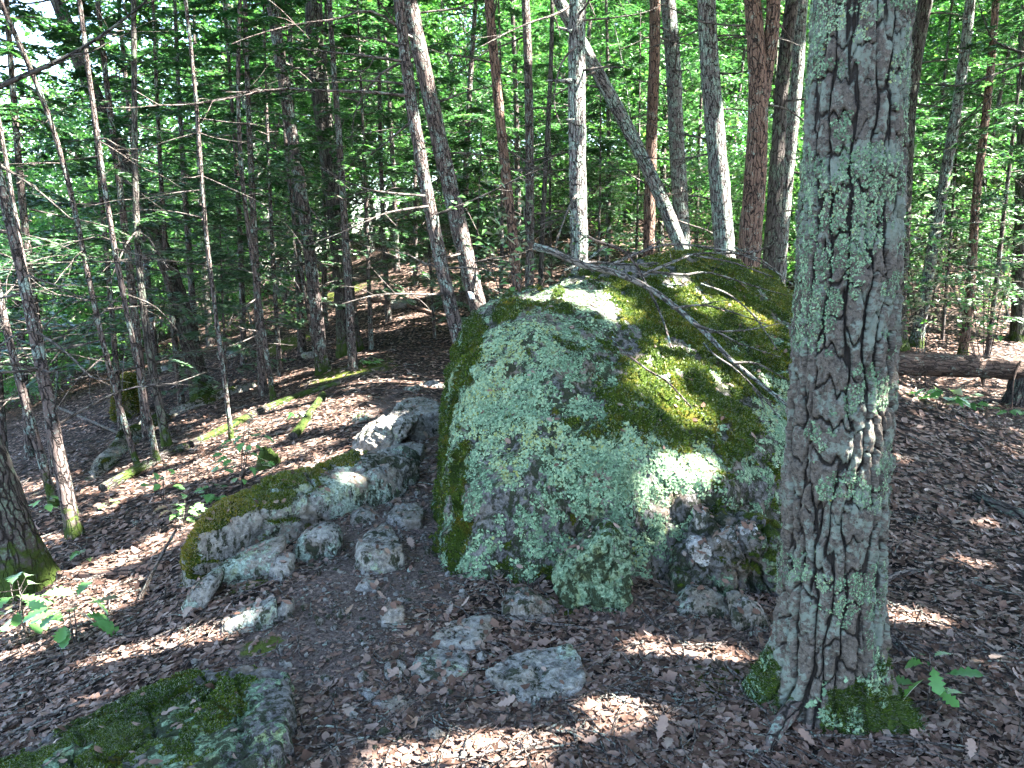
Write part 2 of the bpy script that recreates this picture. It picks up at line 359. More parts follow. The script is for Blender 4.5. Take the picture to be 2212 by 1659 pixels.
# bare soil right of the stones too
for q, r_ in (((1420, 1360), .4), ((1250, 1540), .3), ((2060, 1430), .35), ((1600, 1380), .3)):
    g_ = ground(*q); trail_at = np.maximum(trail_at, np.exp(-((GX - g_[0]) ** 2 + (GY - g_[1]) ** 2) / r_ ** 2))
moss_at = np.zeros_like(GX)
MOSSY = [((600, 1120), .28), ((1215, 1310), .13), ((500, 1190), .2), ((1590, 1480), .22), ((760, 800), .8), ((540, 1260), .15), ((560, 1400), .12), ((740, 1140), .06), ((450, 860), .7), ((620, 740), .8), ((720, 640), 1.0)]
for q, r_ in MOSSY:
    g_ = ground(*q); moss_at = np.maximum(moss_at, .85 * np.exp(-((GX - g_[0]) ** 2 + (GY - g_[1]) ** 2) / r_ ** 2))
n = len(gx); i = np.arange(len(gy) - 1)[:, None] * n; j = np.arange(n - 1)[None]
Q = np.stack([i + j, i + j + 1, i + n + j + 1, i + n + j], -1).reshape(-1, 4)
tag(obj('ground', mesh('ground', np.stack([GX, GY, GZ], -1).reshape(-1, 3), Q, MAT_GND, True, {'trail': trail_at.ravel(), 'moss': moss_at.ravel()})), kind='structure')

# ------------------------------------------------------------------ rocks
def hull_planes(P):
    bm = bmesh.new()
    for p in P: bm.verts.new(p)
    r = bmesh.ops.convex_hull(bm, input=bm.verts); bm.normal_update()
    out = []
    cen = np.mean(P, 0)
    for f in bm.faces:
        nn = np.array(f.normal); d = np.dot(nn, np.array(f.verts[0].co))
        if np.dot(nn, cen) > d: nn, d = -nn, -d
        if f.calc_area() > 1e-7: out.append((nn, d))
    bm.free()
    return np.array([q[0] for q in out]), np.array([q[1] for q in out])
_ico = {}
def ico(level):
    if level not in _ico:
        bm = bmesh.new(); bmesh.ops.create_icosphere(bm, subdivisions=level, radius=1)
        _ico[level] = (np.array([v.co[:] for v in bm.verts]), np.array([[v.index for v in f.verts] for f in bm.faces])); bm.free()
    return _ico[level]
def vnormals(V, T):
    fn = np.cross(V[T[:, 1]] - V[T[:, 0]], V[T[:, 2]] - V[T[:, 0]]); N = np.zeros_like(V)
    for k in range(3): np.add.at(N, T[:, k], fn)
    return N / (np.linalg.norm(N, axis=1)[:, None] + 1e-12)
def rock_shape(P, level, soft=14., rough=.05, seed=0, fine=.3):
    P = np.asarray(P, float); S, T = ico(level)
    c = (P.max(0) + P.min(0)) / 2; ext = (P.max(0) - P.min(0)) / 2
    D = S * ext; D /= np.linalg.norm(D, axis=1)[:, None]
    Nn, d = hull_planes(P - c)
    inv = np.maximum((D @ Nn.T) / np.maximum(d, 1e-3)[None], 0)
    q = (inv ** soft).sum(1) ** (1 / soft)
    V = c + D / q[:, None]
    size = float(ext.mean()); N = vnormals(V, T)
    disp = rough * size * (fbm(V / size * 1.3, 4, seed) + fine * fbm(V / size * 6, 3, seed + 7))
    f1, f2, _ = worley(V / size * 1.6 + .2 * fbm(V / size * 3, 2, seed)[:, None], seed)
    disp -= rough * .8 * size * (1 - ss(0, .10, f2 - f1))
    ld = np.array([.35, -.25, .9]); st_ = (V @ ld) / size * 3.2 + .5 * fbm(V / size * 2, 2, seed + 3)
    disp += rough * .45 * size * (ss(.0, .8, st_ % 1.0) - ss(.8, 1., st_ % 1.0)) + rough * .25 * size * fbm(V / size * 14, 2, seed + 9)
    V = V + N * disp[:, None]
    return V, T
ROCKS = []
def rock(name, P, label, cat='rock', level=4, soft=26., rough=.08, seed=0, mat=None, moss=0., lich=.3, mossup=.5, group=None):
    V, T = rock_shape(P, level, soft, rough * 1.25, seed); N = vnormals(V, T)
    n1 = fbm(V * 5, 3, seed + 20); n2 = fbm(V * 4, 3, seed + 40)
    mo = moss + mossup * (N[:, 2] - .6) + .55 * n1; li = lich + .6 * n2
    base = np.array([(V[:, 0].min() + V[:, 0].max()) / 2, (V[:, 1].min() + V[:, 1].max()) / 2, V[:, 2].min()])
    me = mesh(name, V - base, T, mat or MAT_ROCK2, True, {'moss': mo, 'lich': li})
    o = obj(name, me, None, base); tag(o, label, cat, group); ROCKS.append((V, N)); return o, V, N, T, mo
def block_pts(outline, Y, depth, bury=.12, back=.7):
    """upright stone: outline read off the photo at distance Y, given real thickness"""
    P = [at(u, v, Y(u) if callable(Y) else Y) for u, v in outline]; c = np.mean(P, 0); o = []
    for p in P:
        o += [p, c + (p - c) * .85 + [0, -depth * .35, -.02], c + (p - c) * back + [0, depth * .65, 0]]
    P = np.array(o); lo = P[:, 2].min(); base = P[P[:, 2] < lo + .3 * (P[:, 2].max() - lo)].copy(); base[:, 2] -= bury
    return np.vstack([P, base])
def slab_pts(outline, h, bury=.1):
    """flat stone lying on the ground: outline is its footprint's top edge"""
    G = [ground(u, v, h) for u, v in outline]
    G = np.array(G); c = G.mean(0); B = c + (G - c) * 1.12; B[:, 2] -= h + bury; return np.vstack([G, B])
def tufts(points, normals, n, size, rng, mat, name, parent, base, cols=None, flat=False, wide=.5, jit=.0):
    """short blades (moss) or lobes (lichen) growing out of a surface"""
    idx = rng.integers(0, len(points), n); c = points[idx]; N = normals[idx]
    a = np.cross(N, rng.normal(size=(n, 3))); a /= np.linalg.norm(a, axis=1)[:, None] + 1e-9; b = np.cross(N, a)
    s = size * (rng.uniform(.5, 1.4, n) if not flat else rng.uniform(.25, 1., n) ** 1.5 * 1.9)[:, None]
    c = c + (a * rng.uniform(-1, 1, n)[:, None] + b * rng.uniform(-1, 1, n)[:, None]) * max(size * .8, jit)
    if flat:
        lift = N * s * rng.uniform(.05, .35, n)[:, None]
        V = np.stack([c - a * s * .5, c - b * s * .45 + lift * .5, c + a * s * .45 + lift, c + a * s * .15 + b * s * .5 + lift * .8, c - a * s * .3 + b * s * .4 + lift * .3], 1)
        V = V + rng.normal(0, .16, V.shape) * s[:, None]
        k = np.arange(n)[:, None] * 5; T = np.concatenate([k + [0, 1, 2], k + [0, 2, 3], k + [0, 3, 4]])
        nv = 5
    else:
        tip = c + N * s + (a * rng.normal(0, .4, n)[:, None] + b * rng.normal(0, .4, n)[:, None]) * s
        V = np.stack([c - a * s * wide * .5 - N * s * .2, c + a * s * wide * .5 - N * s * .2, tip, c + b * s * wide - N * s * .2], 1)
        k = np.arange(n)[:, None] * 4; T = np.concatenate([k + [0, 1, 2], k + [1, 3, 2]]); nv = 4
    r = rng.uniform(0, 1, n) if cols is None else np.clip(cols[idx] + rng.normal(0, .18, n), 0, 1)
    o = obj(name, mesh(name, V.reshape(-1, 3) - base, T, mat, False, {'rnd': np.repeat(r, nv)}), parent); o['kind'] = 'stuff'; return o

rng = np.random.default_rng(11)
# --- the great boulder
BP = [at(*q) for q in ((1000, 1300, 3.5), (1300, 1300, 3.42), (1640, 1290, 3.5), (915, 1220, 3.75), (917, 1130, 3.85), (930, 1000, 4.0), (955, 880, 4.2), (980, 790, 4.4), (1012, 705, 4.65), (1050, 660, 4.9),
      (1110, 632, 5.2), (1180, 612, 5.6), (1290, 572, 6.2), (1400, 545, 6.5), (1550, 550, 6.8), (1690, 595, 6.8), (1780, 660, 6.5), (1830, 760, 6.0), (1840, 900, 5.4), (1800, 1050, 4.6), (1720, 1190, 3.9),
      (1140, 680, 4.5), (1260, 735, 4.42), (1420, 880, 4.12), (1600, 1070, 3.72), (1090, 690, 4.5), (990, 1150, 3.6), (1200, 1150, 3.62), (1400, 1100, 3.64))]
BP += [np.array(q) for q in ((-.5, 6.4, .9), (-.3, 7.6, .7), (1.2, 8.4, 1.0), (2.6, 8.0, .9), (2.8, 6.5, .6), (-.6, 6, -.4), (-.2, 8.2, -.4), (2.6, 8.4, -.4), (3.0, 6, -.4), (2.2, 4.4, -.4), (1.2, 3.4, -.35), (-.2, 3.45, -.35), (-.5, 4, -.4))]
V, T = rock_shape(BP, 7, 36., .0, 3); N = vnormals(V, T)
d_ = .12 * fbm(V * 1.1, 4, 31) + .055 * fbm(V * 4.5, 4, 33) + .02 * fbm(V * 13, 3, 34)
face = ss(.75, .35, N[:, 2])                                             # the steep sides
f1, f2, _ = worley(V * np.array([2.6, 2.6, 1.3]) + .35 * fbm(V * 2, 3, 5)[:, None], 8)
d_ -= .085 * (1 - ss(0, .07, f2 - f1)) * face * ss(-.25, .15, fbm(V * 1.7, 2, 12))
rib = fbm(V * np.array([5.5, 5.5, 1.2]), 3, 60); d_ += .05 * rib * face  # runnels down the face
d_ -= .09 * np.exp(-((V[:, 0] - (-.02 + .05 * fbm(V * 3, 2, 4))) / .016) ** 2) * ss(.55, .7, V[:, 2]) * ss(1.25, 1.1, V[:, 2]) * face    # long crack
d_ -= .10 * np.exp(-(((V[:, 0] - .33) / .22) ** 2 + ((V[:, 2] - .28) / .09) ** 2)) * face                  # hollow near the foot
d_ -= .09 * np.exp(-(((V[:, 0] - .95) / .3) ** 2 + ((V[:, 2] - .2) / .12) ** 2)) * face
p1, p2, _ = worley(V * 6.5 + .4 * fbm(V * 7, 2, 15)[:, None], 18); d_ -= .045 * ss(.4, .1, p1) * ss(-.1, .2, fbm(V * 2.5, 2, 19)) * face
d_ += .018 * np.abs(fbm(V * np.array([16, 16, 9]), 3, 20)) * face
nz, nx = N[:, 2], N[:, 0]
blot = fbm(V * 3.4, 4, 71); blot2 = fbm(V * 9, 3, 72)
side = V[:, 0] - .16 * (V[:, 1] - 4.2)                                    # along the sloping top: towards the far right
moss = -.02 + .55 * blot + .5 * blot2 + .35 * fbm(V * 22, 2, 73) + .62 * ss(.55, .85, nz) * ss(.1, .9, side) + .75 * ss(-.55, -.85, nx) - .5 * (1 - f2 + f1 < .85) * face
moss += .45 * ss(.80, .92, nz) * ss(.55, .0, V[:, 0]) + .3 * np.exp(-((V[:, 2] - .12) / .1) ** 2)
sdir = np.array([.55, -.75, -.4]); strk = fbm(np.stack([(V @ sdir) * 1.3, (V @ np.array([.8, .6, 0])) * 7, V[:, 2] * 2], 1), 4, 64)
right = ss(-.15, .35, V[:, 0] - (.36 + .62 * (1.25 - V[:, 2])))            # the sloping shoulder right of the pale face
moss += .75 * ss(.16, .34, fbm(V * np.array([6.5, 6.5, 4.2]), 4, 67)) * face * (1 - .6 * right)
moss += right * (.16 + 1.35 * strk + .5 * blot2)
moss -= .03 * face * ss(-.6, -.3, nx)
moss += .30 * ss(.05, .3, fbm(V * np.array([4, 4, 1.1]), 3, 66)) * face
moss += .55 * np.exp(-((f2 - f1) / .10) ** 2) * face * ss(-.25, .15, fbm(V * 1.7, 2, 12))
cushion = ss(.40, .60, moss + .12 * blot2)
lich = .78 + .4 * fbm(V * 2.2, 3, 90) - .30 * ss(.55, .85, nz) + .35 * fbm(V * 11, 3, 91) + .25 * ss(.5, 1., V[:, 2]) * face - .35 * ss(.55, .15, V[:, 2])
lich -= .12 * right
lich -= .55 * ss(.1, .4, fbm(V * np.array([7, 7, 3]), 4, 68)) * ss(.9, .3, V[:, 2]) * face
lich -= .9 * np.exp(-((f2 - f1) / .07) ** 2) * face * ss(-.25, .15, fbm(V * 1.7, 2, 12))
V = V + N * (d_ + cushion * (.018 + .016 * fbm(V * 22, 2, 14)) + ss(.4, .6, lich) * (1 - cushion) * .009 * vn(V * 45, 3))[:, None]
base = np.array([1.1, 5.6, -.4])
boulder = tag(obj('boulder', mesh('boulder', V - base, T, MAT_ROCK, True, {'moss': moss, 'lich': lich}), None, base), 'huge rounded boulder crusted with blue-green lichen and dark moss beside the trail', 'boulder')
N = vnormals(V, T)
vis = (V[:, 1] < 7.2) & (V[:, 2] > -.05)
area_ok = vis & (lich + .5 * fbm(V * 26, 2, 99) > .42) & (cushion < .3)
idx = np.where(area_ok)[0]; tone = np.clip(.45 + .35 * fbm(V[idx] * 6, 3, 55) + .25 * (fbm(V[idx] * 2, 2, 56) > .25), 0, 1)
near = V[idx][:, 1] < 4.7; idx = np.concatenate([idx, idx[near], idx[near]]); tone = np.concatenate([tone, tone[near], tone[near]])
tufts(V[idx], N[idx], 95000, .0095, rng, MAT_LICH, 'lichen', boulder, base, tone, True, jit=.02)
idx = np.where(vis & (cushion > .6))[0]; tone = np.clip(.28 + .45 * fbm(V[idx] * 3.3, 4, 58) + .38 * ss(.5, .85, N[idx][:, 2]) * ss(.3, 1.3, V[idx][:, 0]), 0, 1)
tufts(V[idx], N[idx], 85000, .010, rng, MAT_MOSS, 'moss', boulder, base, tone, wide=.9, jit=.014)
BV, BN = V.copy(), N.copy()
BUSE = BN[:, 2] > .1
def on_boulder(u, v, lift=0.):
    """first point of the boulder's surface along a ray"""
    d = ray(u, v); d = d / np.linalg.norm(d); rel = BV - CAM; t = rel @ d
    perp = np.linalg.norm(rel - t[:, None] * d, axis=1); ok = perp < .03
    if not ok.any(): return None
    k = np.where(ok)[0][np.argmin(t[ok])]; return CAM + d * t[k] + BN[k] * lift

# --- stones; outlines read from the photograph (2212 px grid)
def Z8(*a): return [(729 + x * .3418, 1092 + y * .3418) for x, y in a]
def Z9(*a): return [(1456 + x * .3418, 1092 + y * .3418) for x, y in a]
def R4(*a): return [(324 + x * .293, 864 + y * .293) for x, y in a]
def Z7(*a): return [(x * .3418, 1092 + y * .3418) for x, y in a]
def Z5(*a): return [(729 + x * .3418, 540 + y * .3418) for x, y in a]
rock('rock', block_pts(Z8((1640, 170), (1720, 95), (1800, 130), (1850, 250), (1890, 340), (1790, 600), (1600, 690), (1480, 580), (1330, 450), (1380, 350), (1560, 265)), 3.42, .3), 'pointed rock crusted with pale green lichen leaning against the foot of the boulder', level=6, rough=.10, seed=3, mat=MAT_ROCK, lich=.75, moss=.05)
rock('rock', block_pts(Z8((1030, 560), (1200, 545), (1390, 660), (1340, 730), (1220, 790), (1040, 760)), 3.3, .2), 'speckled grey rock beside a small moss patch below the pointed lichen rock', level=5, rough=.08, seed=4, lich=.4, moss=-.1)
rock('flat_stone', slab_pts(Z8((570, 840), (700, 730), (990, 680), (960, 790), (880, 890), (580, 870)), .03), 'flat grey stone with a sharp upper edge touching two other trail stones', 'stone', 5, 20., .06, 5, mat=MAT_STONE, lich=.15, moss=-.3)
rock('flat_stone', slab_pts(Z8((490, 930), (650, 870), (840, 930), (820, 1040), (650, 1110), (460, 1080)), .025), 'broad bare grey stone set flat in the trail dirt', 'stone', 5, 20., .05, 6, mat=MAT_STONE, lich=.15, moss=-.35)
rock('flat_stone', slab_pts(Z8((910, 1040), (1200, 900), (1480, 870), (1580, 1030), (1530, 1140), (1200, 1220)), .045), 'layered grey slab with dark moss on its high corner in the trail', 'stone', 6, 22., .07, 7, mat=MAT_STONE, lich=.3, moss=-.12)
rock('flat_stone', slab_pts(Z8((300, 950), (440, 975), (400, 1075), (290, 1050)), .03), 'small flat grey stone beside the broad bare trail stone', 'stone', 4, 18., .06, 8, mat=MAT_STONE, lich=.1, moss=-.4)
rock('flat_stone', slab_pts(Z8((120, 1140), (300, 1160), (460, 1230), (350, 1270), (230, 1240)), .03), 'low sunken stone half buried in leaf litter on the trail', 'stone', 4, 18., .06, 9, mat=MAT_STONE, lich=.1, moss=-.4)
rock('small_rock', block_pts(Z8((270, 660), (350, 625), (430, 660), (390, 745), (290, 770)), 3.15, .1), 'small angular grey rock standing in dark trail soil', level=4, seed=10, mat=MAT_STONE, lich=.2, moss=-.3)
rock('small_rock', block_pts(Z8((120, 500), (170, 470), (250, 480), (262, 515), (150, 525)), 3.55, .1), 'little pale rock poking out of the trail below the big boulder', level=4, seed=11, mat=MAT_STONE, lich=.2, moss=-.3)
rock('small_rock', block_pts(Z8((405, 440), (450, 385), (510, 420), (500, 480), (420, 480)), 3.75, .1), 'small pale rock wedged at the left foot of the boulder', level=4, seed=12, mat=MAT_STONE, lich=.4, moss=-.2)
rock('rock', block_pts(Z9((0, 650), (60, 570), (130, 530), (260, 560), (350, 610), (340, 740), (60, 750)), 3.32, .25), 'rounded grey speckled rock at the right foot of the boulder', level=5, rough=.08, seed=13, lich=.45, moss=-.15)
rock('rock', block_pts(Z9((340, 600), (470, 590), (590, 680), (600, 780), (480, 800), (360, 740)), 3.2, .25), 'low grey rock just behind the oak trunk and next to the rounded speckled rock', level=5, rough=.07, seed=14, lich=.3, moss=-.2)
rock('quartz_rock', block_pts(Z9((70, 260), (90, 210), (180, 195), (250, 215), (255, 320), (180, 380), (90, 310)), 3.5, .12, .0), 'bright white quartz lump in the mossy hollow at the boulder foot', level=5, rough=.13, soft=14., seed=15, mat=MAT_WROCK, lich=.1, moss=-.25, mossup=.1)
rock('quartz_rock', block_pts(Z9((245, 190), (330, 150), (390, 130), (405, 230), (300, 280)), 3.5, .12, .0), 'white quartz lump between two other white lumps at the boulder foot', level=5, rough=.13, soft=14., seed=16, mat=MAT_WROCK, lich=.1, moss=-.25, mossup=.1)
rock('quartz_rock', block_pts(Z9((400, 140), (470, 110), (530, 120), (520, 170), (430, 210)), 3.5, .12, .0), 'small white quartz lump highest of the three, close to the oak trunk', level=4, rough=.13, soft=14., seed=17, mat=MAT_WROCK, lich=.1, moss=-.3, mossup=.1)
rock('quartz_rock', block_pts(Z9((270, 430), (330, 395), (400, 440), (430, 520), (330, 560), (250, 520)), 3.5, .12, .0), 'pale crusted lump just above the rounded speckled rock', level=5, rough=.13, soft=14., seed=18, mat=MAT_WROCK, lich=.45, moss=-.15, mossup=.1)
rock('quartz_rock', block_pts(Z9((130, 20), (190, 0), (225, 40), (190, 100), (135, 135)), 3.5, .12, .0), 'narrow white stone sticking up from moss above the quartz lumps', level=4, rough=.13, soft=14., seed=19, mat=MAT_WROCK, lich=.2, moss=-.3, mossup=.1)
rock('mossy_rock', block_pts(Z9((-60, 330), (100, 130), (400, 60), (640, 120), (660, 420), (600, 600), (200, 560), (-60, 560)), 3.62, .5), 'dark mossy broken rock holding white lumps under the boulder', level=6, rough=.14, seed=20, mat=MAT_ROCK, lich=.35, moss=.32, mossup=.2)
# trail-side stones on the left
o, v_, n_, t_, _ = rock('rock', block_pts(R4((1020, 1100), (1080, 965), (1250, 900), (1380, 910), (1445, 990), (1400, 1140), (1250, 1195), (1100, 1220), (1030, 1180)), 4.05, .3), 'smooth rounded grey boulder like a loaf on the left edge of the trail', level=6, soft=9., rough=.03, seed=21, lich=.28, moss=-.3)
rock('rock', block_pts(R4((470, 1245), (620, 1160), (800, 1110), (1005, 1040), (1010, 1130), (850, 1220), (640, 1290), (500, 1290)), 3.85, .3), 'long low grey rock whose end touches the loaf-shaped boulder', level=5, rough=.06, seed=22, lich=.3, moss=-.2)
rock('rock', block_pts(R4((260, 1460), (320, 1370), (430, 1285), (500, 1300), (500, 1390), (330, 1480)), 3.6, .25), 'pale grey rock at the lower end of the long low rock', level=5, rough=.06, seed=23, lich=.35, moss=-.15)
rock('small_rock', block_pts(R4((880, 1240), (940, 1150), (1040, 1160), (1060, 1240), (980, 1280)), 3.75, .15), 'small tan rock tucked under the loaf-shaped boulder', level=4, seed=24, mat=MAT_STONE, lich=.2, moss=-.2)
rock('rock', block_pts(R4((1470, 960), (1480, 830), (1560, 795), (1700, 860), (1690, 960), (1530, 985)), 4.5, .25), 'blocky grey rock between the loaf-shaped boulder and the long ledge', level=5, rough=.07, seed=25, lich=.3, moss=-.15)
rock('rock', slab_pts(R4((1510, 1050), (1600, 960), (1720, 895), (1800, 950), (1870, 1080), (1700, 1120), (1560, 1120)), .12), 'sloping grey rock in the middle of the trail squeezed beside the boulder', level=5, rough=.06, seed=26, lich=.2, moss=-.35)
rock('flat_stone', slab_pts(R4((1740, 830), (1800, 770), (1960, 745), (2020, 800), (2000, 880), (1850, 890)), .06), 'ridged grey stone stepping up the trail at the gap behind the sloping rock', 'stone', 5, rough=.08, seed=27, mat=MAT_STONE, lich=.15, moss=-.3)
rock('flat_stone', slab_pts(R4((1570, 1190), (1640, 1130), (1700, 1120), (1690, 1170), (1610, 1215)), .05), 'thin grey stone below the sloping rock in the trail', 'stone', 4, rough=.06, seed=28, mat=MAT_STONE, lich=.1, moss=-.4)
o, V, N, T, mo = rock('rock_ledge', np.vstack([block_pts(R4((140, 1450), (150, 1150), (200, 960), (300, 830), (600, 690), (900, 590), (1180, 500), (1500, 425), (1950, 390), (2035, 430), (2010, 660), (1850, 730), (1650, 830), (1300, 800), (1000, 800), (700, 960), (400, 1250), (250, 1480)), lambda u: float(np.interp(u, [365, 640, 920], [3.95, 4.6, 5.15])), .55, .3, .9)]),
     'long grey rock ledge with a mossy crest and rounded mossy end beside the trail', 'rock ledge', 7, 22., .055, 29, MAT_ROCK2, .08, .38, .55)
RL = o
crest = ss(.25, .75, N[:, 2]) * ss(-.85, -1.35, V[:, 0] + .35 * fbm(V * 3, 3, 8)) + .7 * ss(-1.45, -1.75, V[:, 0] + .1 * fbm(V * 5, 2, 9)) - .25
mo = np.maximum(mo - .12, crest + .35 * fbm(V * 9, 3, 10)); o.data.attributes['moss'].data.foreach_set('value', mo.astype(np.float32))
ok = np.where((mo > .5) & (N[:, 1] < .5))[0]
tufts(V[ok], N[ok], 26000, .012, rng, MAT_MOSS, 'moss', o, np.array(o.location), np.clip(.68 + .4 * fbm(V[ok] * 4, 3, 5) + .25 * (V[ok][:, 0] < -1.5), 0, 1))
rock('stone_block', block_pts(Z7((1380, 790), (1420, 710), (1570, 655), (1740, 605), (1765, 700), (1745, 790), (1560, 800)), 3.25, .2), 'squared grey block with moss on top sitting at the left side of the trail', 'stone', 5, 22., .05, 30, mat=MAT_STONE, lich=.3, moss=-.05)
rock('stone_block', block_pts(Z7((1745, 620), (1790, 585), (1835, 605), (1850, 780), (1770, 790)), 3.3, .15), 'narrow grey stone butted against the squared mossy-topped block', 'stone', 4, 22., .06, 31, mat=MAT_STONE, lich=.35, moss=-.2)
o, V, N, T, mo = rock('mossy_slab', slab_pts(Z7((-260, 1760), (-200, 1680), (0, 1600), (130, 1540), (500, 1335), (640, 1265), (840, 1130), (1200, 1010), (1560, 1000), (1840, 1000), (1870, 1100), (1770, 1300), (1790, 1500), (1560, 1720), (1200, 1900)), .10, .15),
     'broad low slab carpeted in dark green moss with grey lichen along its trail-side edge', 'rock ledge', 7, 30., .06, 32, MAT_ROCK, .30, .45, .4)
gxm = V[:, 0] - V[:, 0].min()
rel = (V[:, 0] - V[:, 0].max()) / (V[:, 0].max() - V[:, 0].min())
isl = fbm(V * 7, 4, 61) + .5 * fbm(V * 24, 2, 62); mo2 = mo + .50 * ss(-.12, -.4, rel) - .40 * ss(-.42, -.02, rel) - .75 * ss(.12, .38, isl); o.data.attributes['moss'].data.foreach_set('value', mo2.astype(np.float32))
ok = np.where((mo2 > .5) & (N[:, 2] > .2))[0]
tufts(V[ok], N[ok], 70000, .006, rng, MAT_MOSS, 'moss', o, np.array(o.location), np.clip(.52 + .8 * fbm(V[ok] * 3.5, 4, 6), 0, 1), wide=1.1)
# up-trail outcrops
rock('trail_rock', slab_pts(Z5((340, 1020), (380, 950), (500, 925), (650, 945), (660, 1010), (480, 1040)), .22), 'smooth grey hump of rock crossing the trail behind the ledge', level=5, rough=.06, seed=40, mat=MAT_STONE, lich=.15, moss=-.25)
rock('trail_rock', block_pts(Z5((90, 1240), (130, 1150), (260, 1060), (420, 1035), (520, 1060), (480, 1130), (330, 1170), (190, 1260)), 6.3, .5), 'craggy grey rock with a mossy downhill edge beside the smooth hump', level=6, rough=.1, seed=41, mat=MAT_STONE, lich=.3, moss=0.)
rock('trail_rock', slab_pts(Z5((290, 1290), (320, 1230), (470, 1200), (560, 1230), (520, 1310)), .06), 'flat striped grey rock in the trail just beyond the long ledge', level=5, rough=.07, seed=42, mat=MAT_STONE, lich=.1, moss=-.3)
for k, (a, b, wd, lab) in enumerate(((895, 842, 40, 'tan sunlit stone in the rubble line across the trail'), (925, 832, 45, 'biggest pale stone in the rubble line across the trail'), (955, 838, 36, 'pale stone in the rubble line closest to the boulder'), (790, 905, 50, 'mossy long stone edging the downhill side of the trail'),
                                     (680, 770, 50, 'low mossy stone near the foot of two grey trunks'), (500, 770, 60, 'pale flat stone on the leafy slope behind thin saplings'), (355, 800, 46, 'grey stone beside the yellow-mossed boulder'), (620, 690, 50, 'pale stone on the far slope among thin trunks'), (870, 660, 60, 'broad pale rock lit by the sun beyond the trail'), (990, 760, 30, 'small stone at the boulder side of the trail'))):
    g_ = ground(a, b); s_ = wd / F * g_[1]
    q = rng.normal(size=(16, 3)); q /= np.linalg.norm(q, axis=1)[:, None]
    rock('stone', g_ + q * np.array([s_ * .7, s_ * .5, s_ * .28]), lab, 'stone', 4, 12., .1, 50 + k, moss=-.1 + .3 * (k % 3 == 0), lich=.3)
o, V, N, T, mo = rock('mossy_boulder', block_pts([(236, 890), (245, 830), (262, 800), (290, 800), (305, 850), (300, 900), (262, 912)], ground(270, 905)[1], .5), 'small yellow-green mossed boulder standing on the leafy slope', 'boulder', 5, 10., .08, 65, MAT_ROCK, .75, .2, .3)
tufts(V, N, 4000, .03, rng, MAT_MOSS, 'moss', o, np.array(o.location), np.full(len(V), .85))
# mossy bedrock rib on the slope
def rib_pts(line, wd, hh):
    P = []
    for u, v in line:
        g_ = ground(u, v); nrm = np.array([.45, .9, 0])
        P += [g_ + [0, 0, hh], g_ + nrm * wd + [0, 0, hh * .5], g_ - nrm * wd * .7 + [0, 0, -.1], g_ + nrm * wd * 1.3 + [0, 0, -.2]]
    return P
rock('bedrock_rib', rib_pts([(359, 905), (450, 868), (547, 838)], .25, .12), 'mossy rib of bedrock running up the leafy slope past a dark trunk', 'rock ledge', 5, 16., .08, 66, MAT_ROCK2, .3, .35)
rock('bedrock_rib', rib_pts([(195, 1040), (250, 970), (345, 910)], .25, .15), 'lower mossy rib of bedrock below the yellow-mossed boulder', 'rock ledge', 5, 16., .08, 67, MAT_ROCK2, .3, .35)

